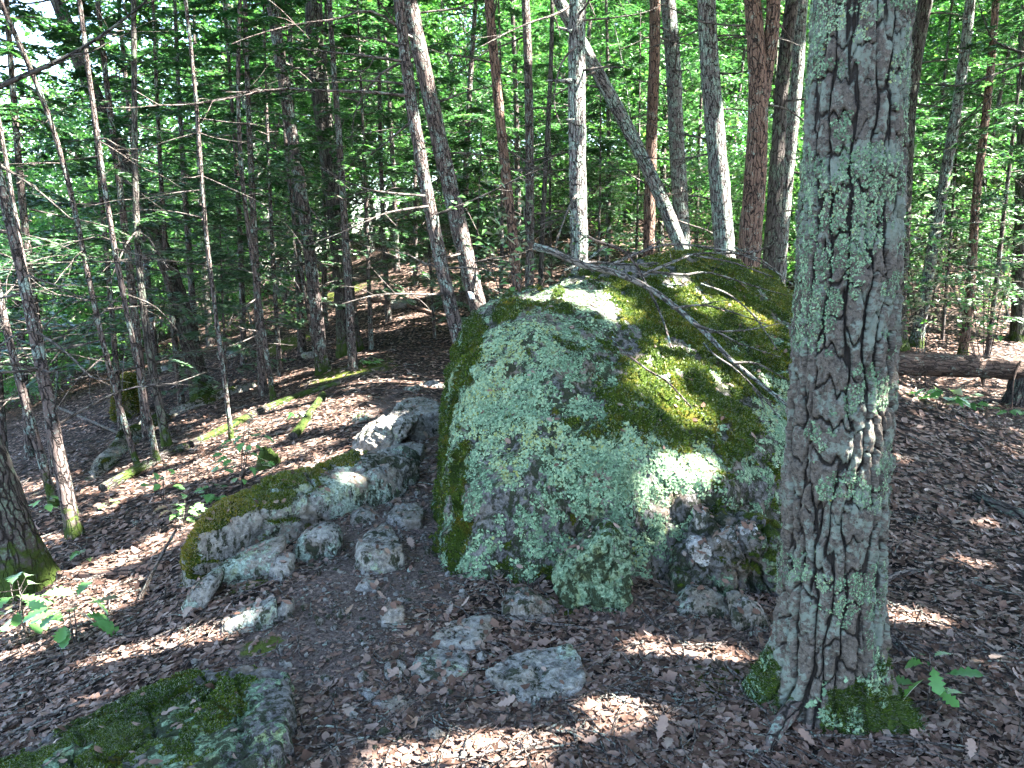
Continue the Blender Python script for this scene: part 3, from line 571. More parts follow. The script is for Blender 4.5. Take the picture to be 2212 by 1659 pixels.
# ------------------------------------------------------------------ the near oak
nb = ground(1782, 1500); nt_ = at(1862, 0, nb[1] - .02)
axis = (nt_ - nb) / (nt_[2] - nb[2])
def bark_R(z): return .158 - .004 * z
def near_trunk(z0, z1, nz_, na):
    z = np.linspace(z0, z1, nz_)[:, None]; th = np.linspace(0, 2 * math.pi, na, endpoint=False)[None, :]
    R0 = bark_R(z) + .05 * np.exp(-np.maximum(z, -.05) / .09) + .025 * np.exp(-np.maximum(z, 0) / .4)
    lobe = np.maximum(0, np.cos(2.5 * (th - .6))) ** 2 * .6 + np.maximum(0, np.cos(1.5 * (th + 2.2))) ** 2 * .6
    R0 = R0 + .085 * lobe * np.exp(-np.maximum(z, -.05) / .10)
    q = np.stack(np.broadcast_arrays(np.cos(th) * .16, np.sin(th) * .16, z), -1)
    cq = np.stack(np.broadcast_arrays(np.cos(th), np.sin(th), z), -1); NC = 19
    sq = NC * th / (2 * math.pi) + 1.3 * fbm(cq * np.array([1.7, 1.7, 1.9]), 3, 1) + .55 * fbm(cq * np.array([6, 6, 7]), 3, 2)
    col_ = np.floor(sq); fx = sq - col_; col_ = col_ % NC; dx = np.minimum(fx, 1 - fx)
    zq = z / .12 + 9 * _h(col_, col_ * 0, col_ * 0, 5) + .6 * fbm(cq * np.array([5, 5, 4]), 2, 3); cz = np.floor(zq); fz = zq - cz; dz = np.minimum(fz, 1 - fz)
    brk = (_h(col_, cz, col_ * 0, 6) > .35) * (1 - ss(.01, .11, dz))
    open_ = .25 + .75 * ss(-.75, -.15, fbm(cq * np.array([3, 3, 5]), 3, 4))              # furrows that heal shut in places
    plate = np.minimum(1 - open_ * (1 - ss(.02, .17, dx)), 1 - .85 * brk)
    idc = _h(col_, cz, col_ * 0, 7)
    g1, g2, _ = worley(q * np.array([1 / .030, 1 / .030, 1 / .045]) + .3 * fbm(q * 40, 2, 5)[..., None], 25)
    ht = .018 * plate * (.6 + .7 * idc) + .006 * ss(.1, .5, dx) + .004 * ss(0, .25, g2 - g1) * plate + .014 * fbm(q * np.array([30, 30, 20]), 4, 8)
    deep = ss(2.6, 1.2, z) * .55 + .45
    R = R0 - .012 + ht * deep
    li = ss(.08, .32, fbm(q * 6, 4, 44) + .35 * fbm(q * 22, 3, 45) + .46 * ss(.8, 1.9, z) - .08) * plate
    R = R + .006 * li * np.maximum(0, vn(q * 75, 46))
    c = nb + axis * z[..., None]
    V = c + np.stack([R * np.cos(th), R * np.sin(th), 0 * R], -1)
    bk = np.stack(np.broadcast_arrays(np.cos(th) * .16, np.sin(th) * .16, z), -1)
    mo = ss(.22, .0, z + .30 * fbm(q * 9, 4, 77)) * .9 + .25 * fbm(q * 30, 2, 78) * ss(.3, .1, z) + 0 * th
    i = np.arange(nz_ - 1)[:, None] * na; j = np.arange(na)[None]; j2 = (j + 1) % na
    Q = np.stack([i + j, i + j2, i + na + j2, i + na + j], -1).reshape(-1, 4)
    return V.reshape(-1, 3), Q, bk.reshape(-1, 3), mo.ravel(), li.ravel(), plate.ravel()
oak = empty('oak_tree', nb); tag(oak, 'thick oak trunk with plated bark and mossy root flare in front of the boulder', 'tree')
V, Q, bk, mo, li, pl_ = near_trunk(-.12, 3.3, 560, 300)
b_ = MB(); b_.add(V, Q=Q, bk=bk + 1.3, moss=mo, plate=pl_)
V2, Q2, bk2 = tube(resample([nb + axis * 3.28, nb + axis * 7, nb + axis * 11 + [.3, .2, 0], nb + axis * 14 + [.2, .6, 0]], 24), np.linspace(bark_R(3.28) - .002, .04, 24), 24)
b_.add(V2, Q=Q2, bk=bk2, moss=np.zeros(len(V2)), plate=np.full(len(V2), .8))
obj('trunk', b_.mesh('trunk', MAT_NEAR, nb), oak)
Nn = V - (nb + axis * ((V[:, 2] - nb[2])[:, None])); Nn /= np.linalg.norm(Nn, axis=1)[:, None]
k = np.where(mo > .55)[0]; tufts(V[k], (Nn[k] + [0, 0, .6]), 22000, .008, rng, MAT_MOSS, 'moss', oak, nb, np.full(len(V), .25)[k])
k = np.where((li > .55) & (V[:, 2] - nb[2] > .1))[0]; tufts(V[k], Nn[k], 75000, .005, rng, MAT_LICH, 'lichen', oak, nb, np.clip(.42 + .3 * fbm(V[k] * 8, 2, 3), 0, .9), True)
k = np.where((mo > .2) & (fbm(V * 9, 3, 12) > .05) & (V[:, 2] - nb[2] < .4))[0]; tufts(V[k], Nn[k], 7000, .009, rng, MAT_LICH, 'lichen', oak, nb, np.clip(.5 + .2 * fbm(V[k] * 8, 2, 3), 0, .9), True)
for k, pts in enumerate((((1890, 1375, .02), (1960, 1420, .03), (2010, 1450, -.02)), ((1760, 1500, .06), (1680, 1590, .04), (1640, 1660, -.02)), ((1840, 1500, .05), (1960, 1545, .02), (2030, 1600, -.03)), ((1700, 1480, .04), (1640, 1510, .02), (1570, 1500, -.03)))):
    P = []
    for u, v, dz in pts: g_ = ground(u, v); g_[2] += dz - .012; P.append(g_)
    P = resample([nb + [0, 0, .06]] + P, 20); V, Q, bk = tube(P, np.linspace(.045, .012, 20), 10, .06, 5 + k)
    b_ = MB(); b_.add(V, Q=Q, bk=bk, moss=np.linspace(.75, .0, 20).repeat(10)); obj('root', b_.mesh('root', MAT_BHEM, nb), oak)

# ------------------------------------------------------------------ crowns, branches and trees
def leaf_quads(c, size, rng, droop=.2, up=.8, width=.62, rnd=None):
    """folded diamond leaves at centres c"""
    n = len(c); ang = rng.uniform(0, 2 * math.pi, n); d = np.stack([np.cos(ang), np.sin(ang), rng.normal(-droop, .35, n)], 1); d /= np.linalg.norm(d, axis=1)[:, None]
    nn = np.stack([rng.normal(0, .45, n), rng.normal(0, .45, n), np.full(n, up)], 1); s = np.cross(d, nn); s /= np.linalg.norm(s, axis=1)[:, None] + 1e-9
    up_ = np.cross(s, d); L = size * rng.uniform(.6, 1.25, n)[:, None]; W = L * width * .5
    V = np.stack([c - d * L * .5, c + s * W + up_ * L * .12 - d * L * .05, c + d * L * .5 - [0, 0, .1] * L, c - s * W + up_ * L * .12 - d * L * .05], 1)
    k = np.arange(n)[:, None] * 4; T = np.concatenate([k + [0, 1, 2], k + [0, 2, 3]])
    r = rng.uniform(0, 1, n) if rnd is None else np.clip(rnd + rng.normal(0, .2, n), 0, 1)
    return V.reshape(-1, 3), T, np.repeat(r, 4)
def clump_points(rng, n, centre, ext, clumps, cs):
    cc = rng.normal(size=(clumps, 3)); cc /= np.linalg.norm(cc, axis=1)[:, None]; cc = centre + cc * ext * rng.uniform(.35, 1, (clumps, 1)) ** .6
    k = rng.integers(0, clumps, n); g = rng.normal(size=(n, 3)) * cs * np.array([1, 1, .35]); return cc[k] + g, k
def canopy_crown(parent, base, centre, ext, n, size, rng, clumps=26):
    c, k = clump_points(rng, n, np.asarray(centre), np.asarray(ext), clumps, .55)
    c = c[~sunny(c)]  # drop leaves standing between the sun and a chosen fleck
    if len(c) == 0: return
    V, T, r = leaf_quads(c, size, rng)
    obj('crown', mesh('crown', V - base, T, MAT_CAN, False, {'rnd': r}), parent)
def dead_branch(rng, root, direction, L, r0, mat, parent, base, twigs=5, name='branch', poly=None):
    b_ = MB()
    if poly is None:
        d = direction / np.linalg.norm(direction); P = [root]
        for k in range(4): 
            d = d + rng.normal(0, .16, 3) + [0, 0, -.05]; d /= np.linalg.norm(d); P.append(P[-1] + d * L / 4)
    else: P = poly
    P = resample(P, 12); R = np.linspace(r0, r0 * .3, 12)
    V, Q, bk = tube(P, R, 5); b_.add(V, Q=Q, bk=bk)
    for k in range(twigs):
        i = rng.integers(3, 11); d = (P[i] - P[i - 1]); d /= np.linalg.norm(d)
        d = d * .7 + rng.normal(0, .5, 3) * [1, 1, .5]; d /= np.linalg.norm(d); l = L * rng.uniform(.15, .4)
        q = [P[i]]
        for _ in range(2):
            d = d + rng.normal(0, .25, 3); d /= np.linalg.norm(d); q.append(q[-1] + d * l / 2)
        V, Q, bk = tube(resample(q, 5), np.linspace(R[i] * .6, R[i] * .2, 5), 4); b_.add(V, Q=Q, bk=bk)
    return obj(name, b_.mesh(name, mat, base), parent)
def hemlock_spray(b_, rng, P, wd, dens):
    """flat needle spray along a branch polyline"""
    n = len(P); T = np.gradient(P, axis=0); T /= np.linalg.norm(T, axis=1)[:, None]
    side = np.cross(T, [0, 0, 1.]); side /= np.linalg.norm(side, axis=1)[:, None] + 1e-9
    m = dens; t = rng.uniform(.15, 1, m); i = np.clip((t * (n - 1)).astype(int), 0, n - 1)
    sgn = rng.choice([-1, 1], m)[:, None]; td = T[i] * .75 + side[i] * sgn * .8 + np.stack([np.zeros(m), np.zeros(m), rng.normal(-.18, .12, m)], 1); td /= np.linalg.norm(td, axis=1)[:, None]
    tl = wd * (1.15 - t) * rng.uniform(.5, 1.1, m)
    k = 7; s = np.linspace(.1, 1, k)
    c = (P[i][:, None] + td[:, None] * (tl[:, None] * s)[..., None] - np.array([0, 0, .12]) * (tl[:, None] * s ** 2)[..., None]).reshape(-1, 3)
    dd = np.repeat(td, k, 0); sd = np.cross(dd, [0, 0, 1.]); sd /= np.linalg.norm(sd, axis=1)[:, None] + 1e-9
    nn = len(c); ln = rng.uniform(.035, .075, nn)[:, None]; sg = rng.choice([-1, 1], nn)[:, None]
    ax = dd * .6 + sd * sg + rng.normal(0, .15, (nn, 3)); ax /= np.linalg.norm(ax, axis=1)[:, None]; w_ = np.cross(ax, [0, 0, 1.]) * .016 + rng.normal(0, .004, (nn, 3))
    V = np.stack([c - w_, c + ax * ln, c + w_, c - ax * ln * .5], 1); q = np.arange(nn)[:, None] * 4
    b_.add(V.reshape(-1, 3), T=np.concatenate([q + [0, 1, 2], q + [0, 2, 3]]), rnd=np.repeat(np.clip(np.repeat(rng.uniform(.0, .9, m), k) + rng.normal(0, .1, nn), 0, 1), 4))
def hemlock_proto(seed, H=6., lo=.9, nb_=34, reach=1.5, dens=34):
    """foliage and bare limbs of a young hemlock, base at the origin"""
    rng = np.random.default_rng(seed); lf, st = MB(), MB()
    for k in range(nb_):
        z = lo + (H - lo) * (k + rng.uniform(0, 1)) / nb_; a = k * 2.4 + rng.uniform(-.5, .5); L = reach * (1.05 - .75 * (z - lo) / (H - lo)) * rng.uniform(.6, 1.15)
        d = np.array([math.cos(a), math.sin(a), rng.uniform(-.05, .25)]); P = [np.array([0, 0, z])]
        for s in range(4): d = d + rng.normal(0, .1, 3) + [0, 0, -.09]; P.append(P[-1] + d / np.linalg.norm(d) * L / 4)
        P = resample(P, 9); V, Q, bk = tube(P, np.linspace(.011, .003, 9), 4); st.add(V, Q=Q, bk=bk)
        if z > lo + .5 or rng.uniform() < .5: hemlock_spray(lf, rng, P, .42, dens)
        else:
            for _ in range(4):
                i = rng.integers(2, 8); d2 = rng.normal(0, .6, 3) * [1, 1, .4] + (P[-1] - P[0]) / L * .5; V, Q, bk = tube(resample([P[i], P[i] + d2 * .2, P[i] + d2 * .35 + rng.normal(0, .05, 3)], 4), [.004, .003, .002, .001], 3); st.add(V, Q=Q, bk=bk)
    return lf.mesh('needles', MAT_HEM, smooth=False), st.mesh('limbs', MAT_TWIG)
def broad_proto(seed, H=8., lo=1.5, r=2.3, n=4200, size=.12, clumps=60, mat=None):
    rng = np.random.default_rng(seed); st = MB(); cs = []
    z = lo + (H - lo) * rng.beta(1.6, 1.5, clumps); a = rng.uniform(0, 2 * math.pi, clumps); f = (z - lo) / (H - lo)
    rr = r * np.sqrt(np.clip(np.sin(math.pi * (.12 + .82 * f)), 0, 1)) * rng.uniform(.25, 1, clumps) ** .6
    cc = np.stack([np.cos(a) * rr, np.sin(a) * rr, z], 1)
    for c in cc[: clumps // 2]:
        p0 = np.array([0, 0, max(.6, c[2] - np.hypot(c[0], c[1]) * .7)]); V, Q, bk = tube(resample([p0, (p0 + c) / 2 + rng.normal(0, .1, 3), c], 6), np.linspace(.02, .005, 6), 4); st.add(V, Q=Q, bk=bk)
    k = rng.integers(0, clumps, n); c = cc[k] + rng.normal(size=(n, 3)) * np.array([.42, .42, .14]) * r / 2.3
    V, T, q = leaf_quads(c, size, rng, rnd=rng.uniform(.1, .9, clumps)[k]); lf = MB(); lf.add(V, T=T, rnd=q)
    return lf.mesh('leaves', mat or MAT_DEC, smooth=False), st.mesh('limbs', MAT_TWIG)
def plain_trunk(H, r, seed, mat, lean=.12):
    rng = np.random.default_rng(seed); P = [np.array([0, 0, -.3])]
    d = np.array([rng.normal(0, lean), rng.normal(0, lean * .5), 1.])
    for k in range(5): d = d + rng.normal(0, .4 * lean, 3) * [1, 1, 0]; P.append(P[-1] + d / np.linalg.norm(d) * (H + .3) / 5)
    P = resample(P, 22); R = np.linspace(r, r * .25, 22); R[0] *= 1.5; R[1] *= 1.15
    V, Q, bk = tube(P, R, 10, .05, seed); b_ = MB(); b_.add(V, Q=Q, bk=bk, moss=np.clip(.5 - np.arange(22) * .2, -.3, 1).repeat(10)); return b_.mesh('trunk', mat)

trng = np.random.default_rng(5)
LISTED = []
STOP = set('with in crossing standing planted just beside next close bearing paired behind slanting rising glaring between lit right leaning-right hugging downhill-most on'.split())
def tree(name, px, w0, w1, label, mat, Y=None, H=11., crown=2.2, leaves=1500, dead=6, group=None, moss=.2, cat='tree', deadlen=1.0):
    """a tree whose trunk line was read from the photograph; stands at distance Y or where its foot meets the ground"""
    g_ = ground(*px[0]) if Y is None else None
    Yd = g_[1] if Y is None else Y
    P = [at(u, v, Yd) for u, v in px]
    rng = np.random.default_rng(int(px[0][0] * 7 + px[0][1]))
    if Y is not None:                                   # carry the foot down to the ground
        d = P[0] - P[1]; d = d / max(1e-6, -d[2]); drop = max(0.05, P[0][2] - gz(P[0])); P = [P[0] + d * drop * 1.0] + P
    # slight depth sway so that it is not a flat curve
    for k in range(1, len(P)): P[k] = P[k] + np.array([0, .05 * k * rng.normal(0, .6), 0])
    b0 = P[0].copy(); b0[2] = gz(b0)
    d0 = (P[1] - P[0]); d0 /= np.linalg.norm(d0)
    vis_top = P[-1].copy(); d = P[-1] - P[-2]; d /= np.linalg.norm(d)
    while P[-1][2] < b0[2] + H:
        d = d * .75 + np.array([0, 0, .25]) + rng.normal(0, .03, 3); d /= np.linalg.norm(d); P.append(P[-1] + d * 1.6)
    P = [P[0] - d0 * .3] + P
    L = np.concatenate([[0], np.cumsum(np.linalg.norm(np.diff(P, axis=0), axis=1))]); m = int(36 + L[-1] * 4)
    Pr = resample(P, m)
    for _ in range(int(m * .9)): Pr[2:-1] = Pr[2:-1] + .5 * (.5 * (Pr[1:-2] + Pr[3:] if len(Pr[3:]) == len(Pr[1:-2]) else Pr[2:-1] * 2) - Pr[2:-1])
    s = np.linspace(0, L[-1], m); r0, r1 = w0 / F * Yd / 2, w1 / F * Yd / 2
    lv = np.linalg.norm(vis_top - P[1]) + .3
    R = np.interp(s, [0, lv, L[-1]], [r0, r1, max(.012, r1 * .25)])
    fl = lambda L_, th: 1 + (.5 + .25 * np.cos(3 * th + rng.uniform(0, 6))) * np.exp(-np.maximum(L_ - .25, 0) / (1.2 * r0 + .03))
    seg = 22 if w0 > 24 else 14 if w0 > 13 else 10
    V, Q, bk = tube(Pr, R, seg, .10 if w0 > 20 else .06, int(px[0][0]) % 97, fl)
    sh = []
    for wd in label.replace(',', ' ,').split():
        if (wd in STOP or wd == ',') and len(sh) > 1: break
        sh.append(wd)
    LISTED.append((b0[0], b0[1], ' '.join(sh)))
    o = empty(name, b0); tag(o, label, cat, group)
    b_ = MB(); b_.add(V, Q=Q, bk=bk, moss=np.clip(moss + .5 - .9 * (s - .3), -.4, .9).repeat(seg)); obj('trunk', b_.mesh('trunk', mat, b0), o)
    for k in range(dead):
        i = rng.integers(int(m * .10), max(int(m * .10) + 2, int(np.searchsorted(s, lv) * 1.05))); i = min(i, m - 2); a = rng.uniform(0, 2 * math.pi)
        dead_branch(rng, Pr[i], np.array([math.cos(a), math.sin(a) * .7, rng.uniform(-.25, .3)]), deadlen * rng.uniform(.5, 1.5), min(R[i] * .3, .016), MAT_TWIG, o, b0, 4)
    if leaves: canopy_crown(o, b0, Pr[-1] - [0, 0, 1.2], (crown, crown, 2.0), int(leaves * (1.5 if b0[1] < 8 else .6)), .29, rng)
    return o, b0, Yd
def pxbranch(o, b0, px, Y, r0, mat=None, twigs=6, dy=0.):
    P = [at(u, v, Y + dy * k / len(px)) for k, (u, v) in enumerate(px)]
    L = sum(np.linalg.norm(np.array(a) - b) for a, b in zip(P, P[1:])); return dead_branch(trng, None, None, L * .55, r0, mat or MAT_TWIG, o, b0, twigs, poly=P)

tree('oak_tree', [(55, 1275), (30, 1140), (5, 1010), (-35, 860), (-60, 700)], 112, 92, 'dark mossy oak trunk rising beside the sunlit oak seedling on the lower slope', MAT_BDARK, moss=.35, dead=2)
tree('sapling', [(118, 1092), (60, 905), (25, 745), (-2, 636), (-45, 470)], 20, 14, 'thin leaning trunk with sunlit bark, downhill-most of the clump on the slope', MAT_BHEM, leaves=600, crown=1.4, dead=9)
tree('tree', [(160, 1160), (112, 985), (100, 860), (70, 720), (45, 620), (10, 470)], 34, 20, 'dark leaning trunk in the clump beside the dark mossy oak', MAT_BHEM, leaves=800, crown=1.6, dead=9)
tree('sapling', [(148, 1080), (118, 930), (95, 830), (75, 735), (52, 655), (20, 520)], 13, 9, 'slender sapling with pale sunlit bark crossing the leaning clump', MAT_BHEM, leaves=500, crown=1.3, dead=8)
tree('sapling', [(298, 1012), (263, 899), (239, 820), (215, 714), (195, 625), (178, 547), (140, 400), (115, 280), (70, 100)], 13, 10, 'slim speckled sapling in front of the yellow-mossed boulder', MAT_BHEM, leaves=600, crown=1.4, dead=10)
tree('sapling', [(342, 1001), (325, 882), (301, 779), (267, 642), (240, 480), (222, 340), (200, 200)], 13, 10, 'slim sapling with a bright white sunlit stretch beside the yellow-mossed boulder', MAT_BHEM, leaves=600, crown=1.4, dead=10)
tree('tree', [(363, 965), (343, 850), (318, 752), (296, 640), (280, 540), (262, 400)], 20, 13, 'short dark trunk with a mossy foot standing on the bedrock rib', MAT_BDARK, leaves=600, crown=1.4, dead=7)
tf, bf, Yf = tree('tree', [(437, 865), (420, 762), (400, 660), (376, 574), (352, 513), (314, 444), (270, 370), (225, 250), (160, 110), (100, -20)], 42, 28, 'heavy dark leaning trunk planted on the mossy bedrock rib', MAT_BDARK, dead=8, moss=.3)
tree('sapling', [(501, 950), (485, 796), (472, 711), (461, 608), (444, 444), (434, 308), (425, 160)], 11, 8, 'thin straight grey sapling just behind the leafy sunlit shrub', MAT_BHEM, leaves=500, crown=1.3, dead=11)
tree('sapling', [(590, 862), (574, 745), (554, 625), (540, 550), (526, 478), (513, 325), (500, 150)], 12, 9, 'thin sapling with a forked dead twig at its foot near the mossy fallen pole', MAT_BHEM, leaves=500, crown=1.3, dead=11)
tree('tree', [(697, 803), (684, 677), (673, 574), (660, 478), (643, 342), (622, 239), (602, 137), (574, 20)], 28, 23, 'grey trunk with sunlit blotches leaning left beside the wide dark trunk', MAT_BHEM, dead=10)
tree('sapling', [(688, 800), (663, 656), (646, 557), (625, 427), (612, 300)], 11, 8, 'skinny stem hugging the grey blotched trunk', MAT_BHEM, leaves=400, crown=1.2, dead=6)
tree('tree', [(755, 762), (742, 600), (726, 450), (711, 342), (694, 222), (678, 60), (672, -10)], 48, 34, 'wide dark straight trunk with a mossy skirt next to the trail bend', MAT_BDARK, dead=10, moss=.25)
tk, bk_, Yk = tree('hemlock_tree', [(989, 745), (965, 660), (948, 557), (924, 444), (900, 325), (884, 220), (866, 120), (855, 0)], 32, 24, 'scaly hemlock trunk close against the left edge of the boulder', MAT_BHEM, Y=8.6, dead=8)
o, b0, Yl = tree('hemlock_tree', [(1030, 660), (999, 540), (975, 410), (948, 308), (928, 200), (890, 40)], 40, 32, 'trunk bearing a painted white trail blaze behind the boulder', MAT_BHEM, Y=9.6, dead=7)
# painted blaze: a thin curved patch of paint on the bark
bz = at(1018, 637, Yl); rr = 42 / F * Yl / 2 * 1.06; cx = at(1021, 637, Yl)
bm_ = MB(); th = np.linspace(-math.pi / 2 - .30, -math.pi / 2 + .16, 7); zz = np.linspace(-.042, .042, 7)
rg = np.random.default_rng(3)
Vb = np.array([[cx[0] + (rr + .006) * math.cos(t_) - .30 * z_, cx[1] + (rr + .006) * math.sin(t_), bz[2] + z_] for z_ in zz for t_ in th]) + rg.normal(0, .0015, (49, 3))
ii = np.arange(6)[:, None] * 7; jj = np.arange(6)[None]; Qb = np.stack([ii + jj, ii + jj + 1, ii + 8 + jj, ii + 7 + jj], -1).reshape(-1, 4)
mp = M_('white_paint'); pc = mp.mix(mp.smooth(mp.noise(mp.pos(), 90, 4, .7), .35, .5), (.45, .42, .38), (.80, .80, .78)); MAT_PAINT = mp.surf(pc, .6)
blz = obj('trail_blaze', mesh('trail_blaze', Vb - b0, Qb, MAT_PAINT), o); blz['label'] = 'white painted rectangular trail blaze'
sol = blz.modifiers.new('t', 'SOLIDIFY'); sol.thickness = .012
tm_, bm0, Ym = tree('tree', [(1119, 625), (1115, 540), (1100, 440), (1088, 342), (1074, 205), (1057, 10)], 22, 19, 'reddish brown trunk in the pair behind the boulder shoulder', MAT_BRED, Y=10.8, dead=7)
tree('tree', [(1144, 608), (1146, 513), (1143, 308), (1144, 171), (1137, 10)], 20, 17, 'grey trunk paired with the reddish brown one behind the boulder', MAT_BHEM, Y=11.5, dead=8)
tree('sapling', [(1168, 590), (1170, 500), (1176, 380), (1186, 250), (1194, 100)], 12, 9, 'thin dark dead stem beside the grey paired trunk', MAT_BDARK, Y=12.5, leaves=300, dead=6)
tp, bp, Yp = tree('tree', [(1252, 565), (1249, 430), (1245, 273), (1245, 137), (1245, 0)], 38, 35, 'straight grey trunk with stub branches, sunlit at its foot above the boulder', MAT_BGREY, Y=9.0, dead=6)
tree('tree', [(1482, 560), (1450, 470), (1413, 376), (1361, 273), (1310, 188), (1262, 110), (1200, 10)], 32, 25, 'strongly leaning grey trunk slanting across the straight ones', MAT_BGREY, Y=11.4, dead=4)
tree('tree', [(1402, 545), (1406, 420), (1409, 239), (1416, 103), (1413, 0)], 26, 22, 'brown trunk behind the leaning one with a sunlit lower stretch', MAT_BRED, Y=13.0, dead=8)
tree('tree', [(1477, 560), (1474, 478), (1464, 308), (1457, 137), (1443, 0)], 35, 30, 'grey ridged trunk rising where the leaning tree is rooted', MAT_BGREY, Y=13.4, dead=7)
tree('tree', [(1567, 575), (1558, 430), (1548, 308), (1531, 137), (1514, 0)], 46, 36, 'pale trunk glaring white in the sun along one side above the boulder', MAT_BGREY, Y=11.0, dead=6)
tu, bu, Yu = tree('oak_tree', [(1613, 585), (1625, 430), (1637, 273), (1645, 110), (1632, -10)], 56, 34, 'broad brown forked trunk standing behind the boulder crest', MAT_BRED, Y=10.4, dead=2)
P = resample([at(1640, 240, Yu), at(1655, 150, Yu + .05), at(1668, 60, Yu + .08), at(1672, -40, Yu + .1), at(1670, -300, Yu + .1)], 24); V, Q, bk = tube(P, np.linspace(.10, .07, 24), 16, .08, 4); b_ = MB(); b_.add(V, Q=Q, bk=bk, moss=np.zeros(len(V)) - .3); obj('fork_stem', b_.mesh('fork_stem', MAT_BRED, bu), tu)
tv, bv, Yv = tree('tree', [(1661, 590), (1674, 430), (1688, 273), (1705, 68), (1712, -10)], 34, 26, 'violet-grey smooth trunk between the forked trunk and the glaring white one', MAT_BDARK, Y=11.4, dead=3)
tree('tree', [(1685, 590), (1696, 450), (1709, 308), (1726, 137), (1738, 0)], 30, 24, 'pale trunk lit brilliant white by the sun, closest to the near oak', MAT_BGREY, Y=12.0, dead=4)
tree('tree', [(1936, 750), (1938, 640), (1941, 540), (1958, 380), (1968, 240), (1974, 100), (1978, -10)], 34, 28, 'dark upright trunk right behind the near oak, beyond the fallen log', MAT_BDARK, dead=9)
tree('tree', [(1979, 748), (1993, 660), (2010, 574), (2030, 450), (2052, 300), (2075, 120)], 26, 20, 'grey trunk leaning right with one sunlit side beyond the fallen log', MAT_BGREY, dead=6)
tree('tree', [(2078, 775), (2092, 710), (2102, 660), (2106, 540), (2112, 440), (2136, 273), (2150, 120)], 20, 15, 'thin reddish trunk behind the middle of the fallen log', MAT_BRED, dead=8)
tab, bab, Yab = tree('tree', [(2201, 735), (2202, 600), (2206, 410), (2212, 250), (2216, 80)], 32, 27, 'dark trunk standing behind the stump end of the fallen log', MAT_BDARK, dead=7)
# branches whose course can be followed in the photograph
pxbranch(tk, bk_, [(884, 208), (800, 199), (700, 196), (600, 192), (500, 212), (420, 224), (345, 228), (290, 195)], Yk, .019, MAT_BHEM, 10, -1.2)
pxbranch(tk, bk_, [(858, 58), (821, 31), (780, 24), (729, 41), (650, 51), (557, 74), (500, 95)], Yk, .016, MAT_BHEM, 8, -1.)
pxbranch(tk, bk_, [(868, 132), (800, 122), (729, 114), (640, 104)], Yk, .018, None, 6, -.5)
pxbranch(tk, bk_, [(862, 100), (800, 82), (735, 77)], Yk, .014, None, 4, -.4)
pxbranch(tk, bk_, [(918, 424), (814, 413), (746, 391), (690, 360)], Yk, .016, None, 6, -.5)
pxbranch(tk, bk_, [(926, 446), (860, 455), (814, 468), (729, 506), (660, 530)], Yk, .016, None, 6, -.6)
pxbranch(tm_, bm0, [(1066, 137), (1010, 123), (965, 118), (925, 105)], Ym, .017, None, 5, -.4)
pxbranch(tp, bp, [(1256, 44), (1327, 38), (1396, 26), (1440, 5)], Yp, .013, None, 4)
pxbranch(tp, bp, [(1245, 100), (1222, 122), (1207, 154), (1197, 212), (1203, 250), (1216, 276)], Yp - .1, .015, None, 3)
pxbranch(tp, bp, [(1235, 68), (1215, 62), (1200, 58)], Yp, .03, MAT_BGREY, 0)
pxbranch(tp, bp, [(1235, 176), (1205, 175), (1182, 174)], Yp - .05, .03, MAT_BGREY, 0)
pxbranch(tp, bp, [(1240, 262), (1222, 258)], Yp - .1, .028, MAT_BGREY, 0)
pxbranch(tv, bv, [(1712, 92), (1675, 80), (1600, 80), (1559, 86), (1500, 105), (1463, 114)], Yv - .1, .016, None, 6, -.6)
pxbranch(tv, bv, [(1710, 90), (1690, 60), (1661, 27), (1606, -2)], Yv - .1, .016, None, 3, -.3)
pxbranch(tab, bab, [(2230, 128), (2140, 165), (2071, 185), (1985, 181), (1940, 186)], Yab - 2.5, .022, MAT_BDARK, 8)
pxbranch(tab, bab, [(2230, 118), (2180, 105), (2143, 82), (2125, 40), (2110, -5)], Yab - 2.5, .02, MAT_BDARK, 6)
pxbranch(tf, bf, [(-20, 195), (60, 160), (130, 130), (200, 90), (290, 25), (330, -15)], 6.0, .022, MAT_BDARK, 8)
pxbranch(tf, bf, [(-20, 345), (60, 395), (110, 435), (150, 470)], 7.0, .016, MAT_BDARK, 5)

# ------------------------------------------------------------------ woods behind: copies of a few kinds
HEMP = [hemlock_proto(s, H, lo, nb_, rc, dn) for s, H, lo, nb_, rc, dn in ((1, 6., .8, 36, 1.6, 60), (2, 7.5, 1.2, 40, 1.9, 60), (3, 4.2, .4, 32, 1.3, 56), (4, 9, 1.8, 44, 2.1, 60))]
HEMT = [plain_trunk(H, r, 60 + k, MAT_BHEM, .03) for k, (H, r) in enumerate(((6, .04), (7.6, .055), (4.3, .03), (8.6, .07)))]
DECP = [broad_proto(s, H, lo, r, n, sz, cl) for s, H, lo, r, n, sz, cl in ((11, 9., 1.2, 2.5, 7500, .17, 80), (12, 11., 1.8, 2.9, 9000, .18, 90), (13, 5., .3, 2.0, 5000, .14, 60), (14, 13., 3., 3.2, 10000, .19, 100))]
DECT = [plain_trunk(H, r, 80 + k, MAT_BGREY) for k, (H, r) in enumerate(((9, .07), (11, .10), (6, .04), (13, .13)))]
def hem_label(x, y, k):
    d = sorted((math.hypot(a - x, b - y), sh) for a, b, sh in LISTED)
    return ('medium', 'tall', 'small', 'very tall')[k] + ' feathery hemlock growing closest to the ' + d[0][1]
def stand(name, parts, x, y, rz, s, label, cat, group):
    o = empty(name, (x, y, float(height(x, y)))); o.rotation_euler.z = rz; o.scale = (s, s, s); tag(o, label, cat, group)
    for nm, me in parts: obj(nm, me, o)
    return o
frng = np.random.default_rng(77)
LH = ('feathery dark green young hemlock with drooping sprays among the leaning saplings', 'feathery hemlock far back between the trunks')
spots = []
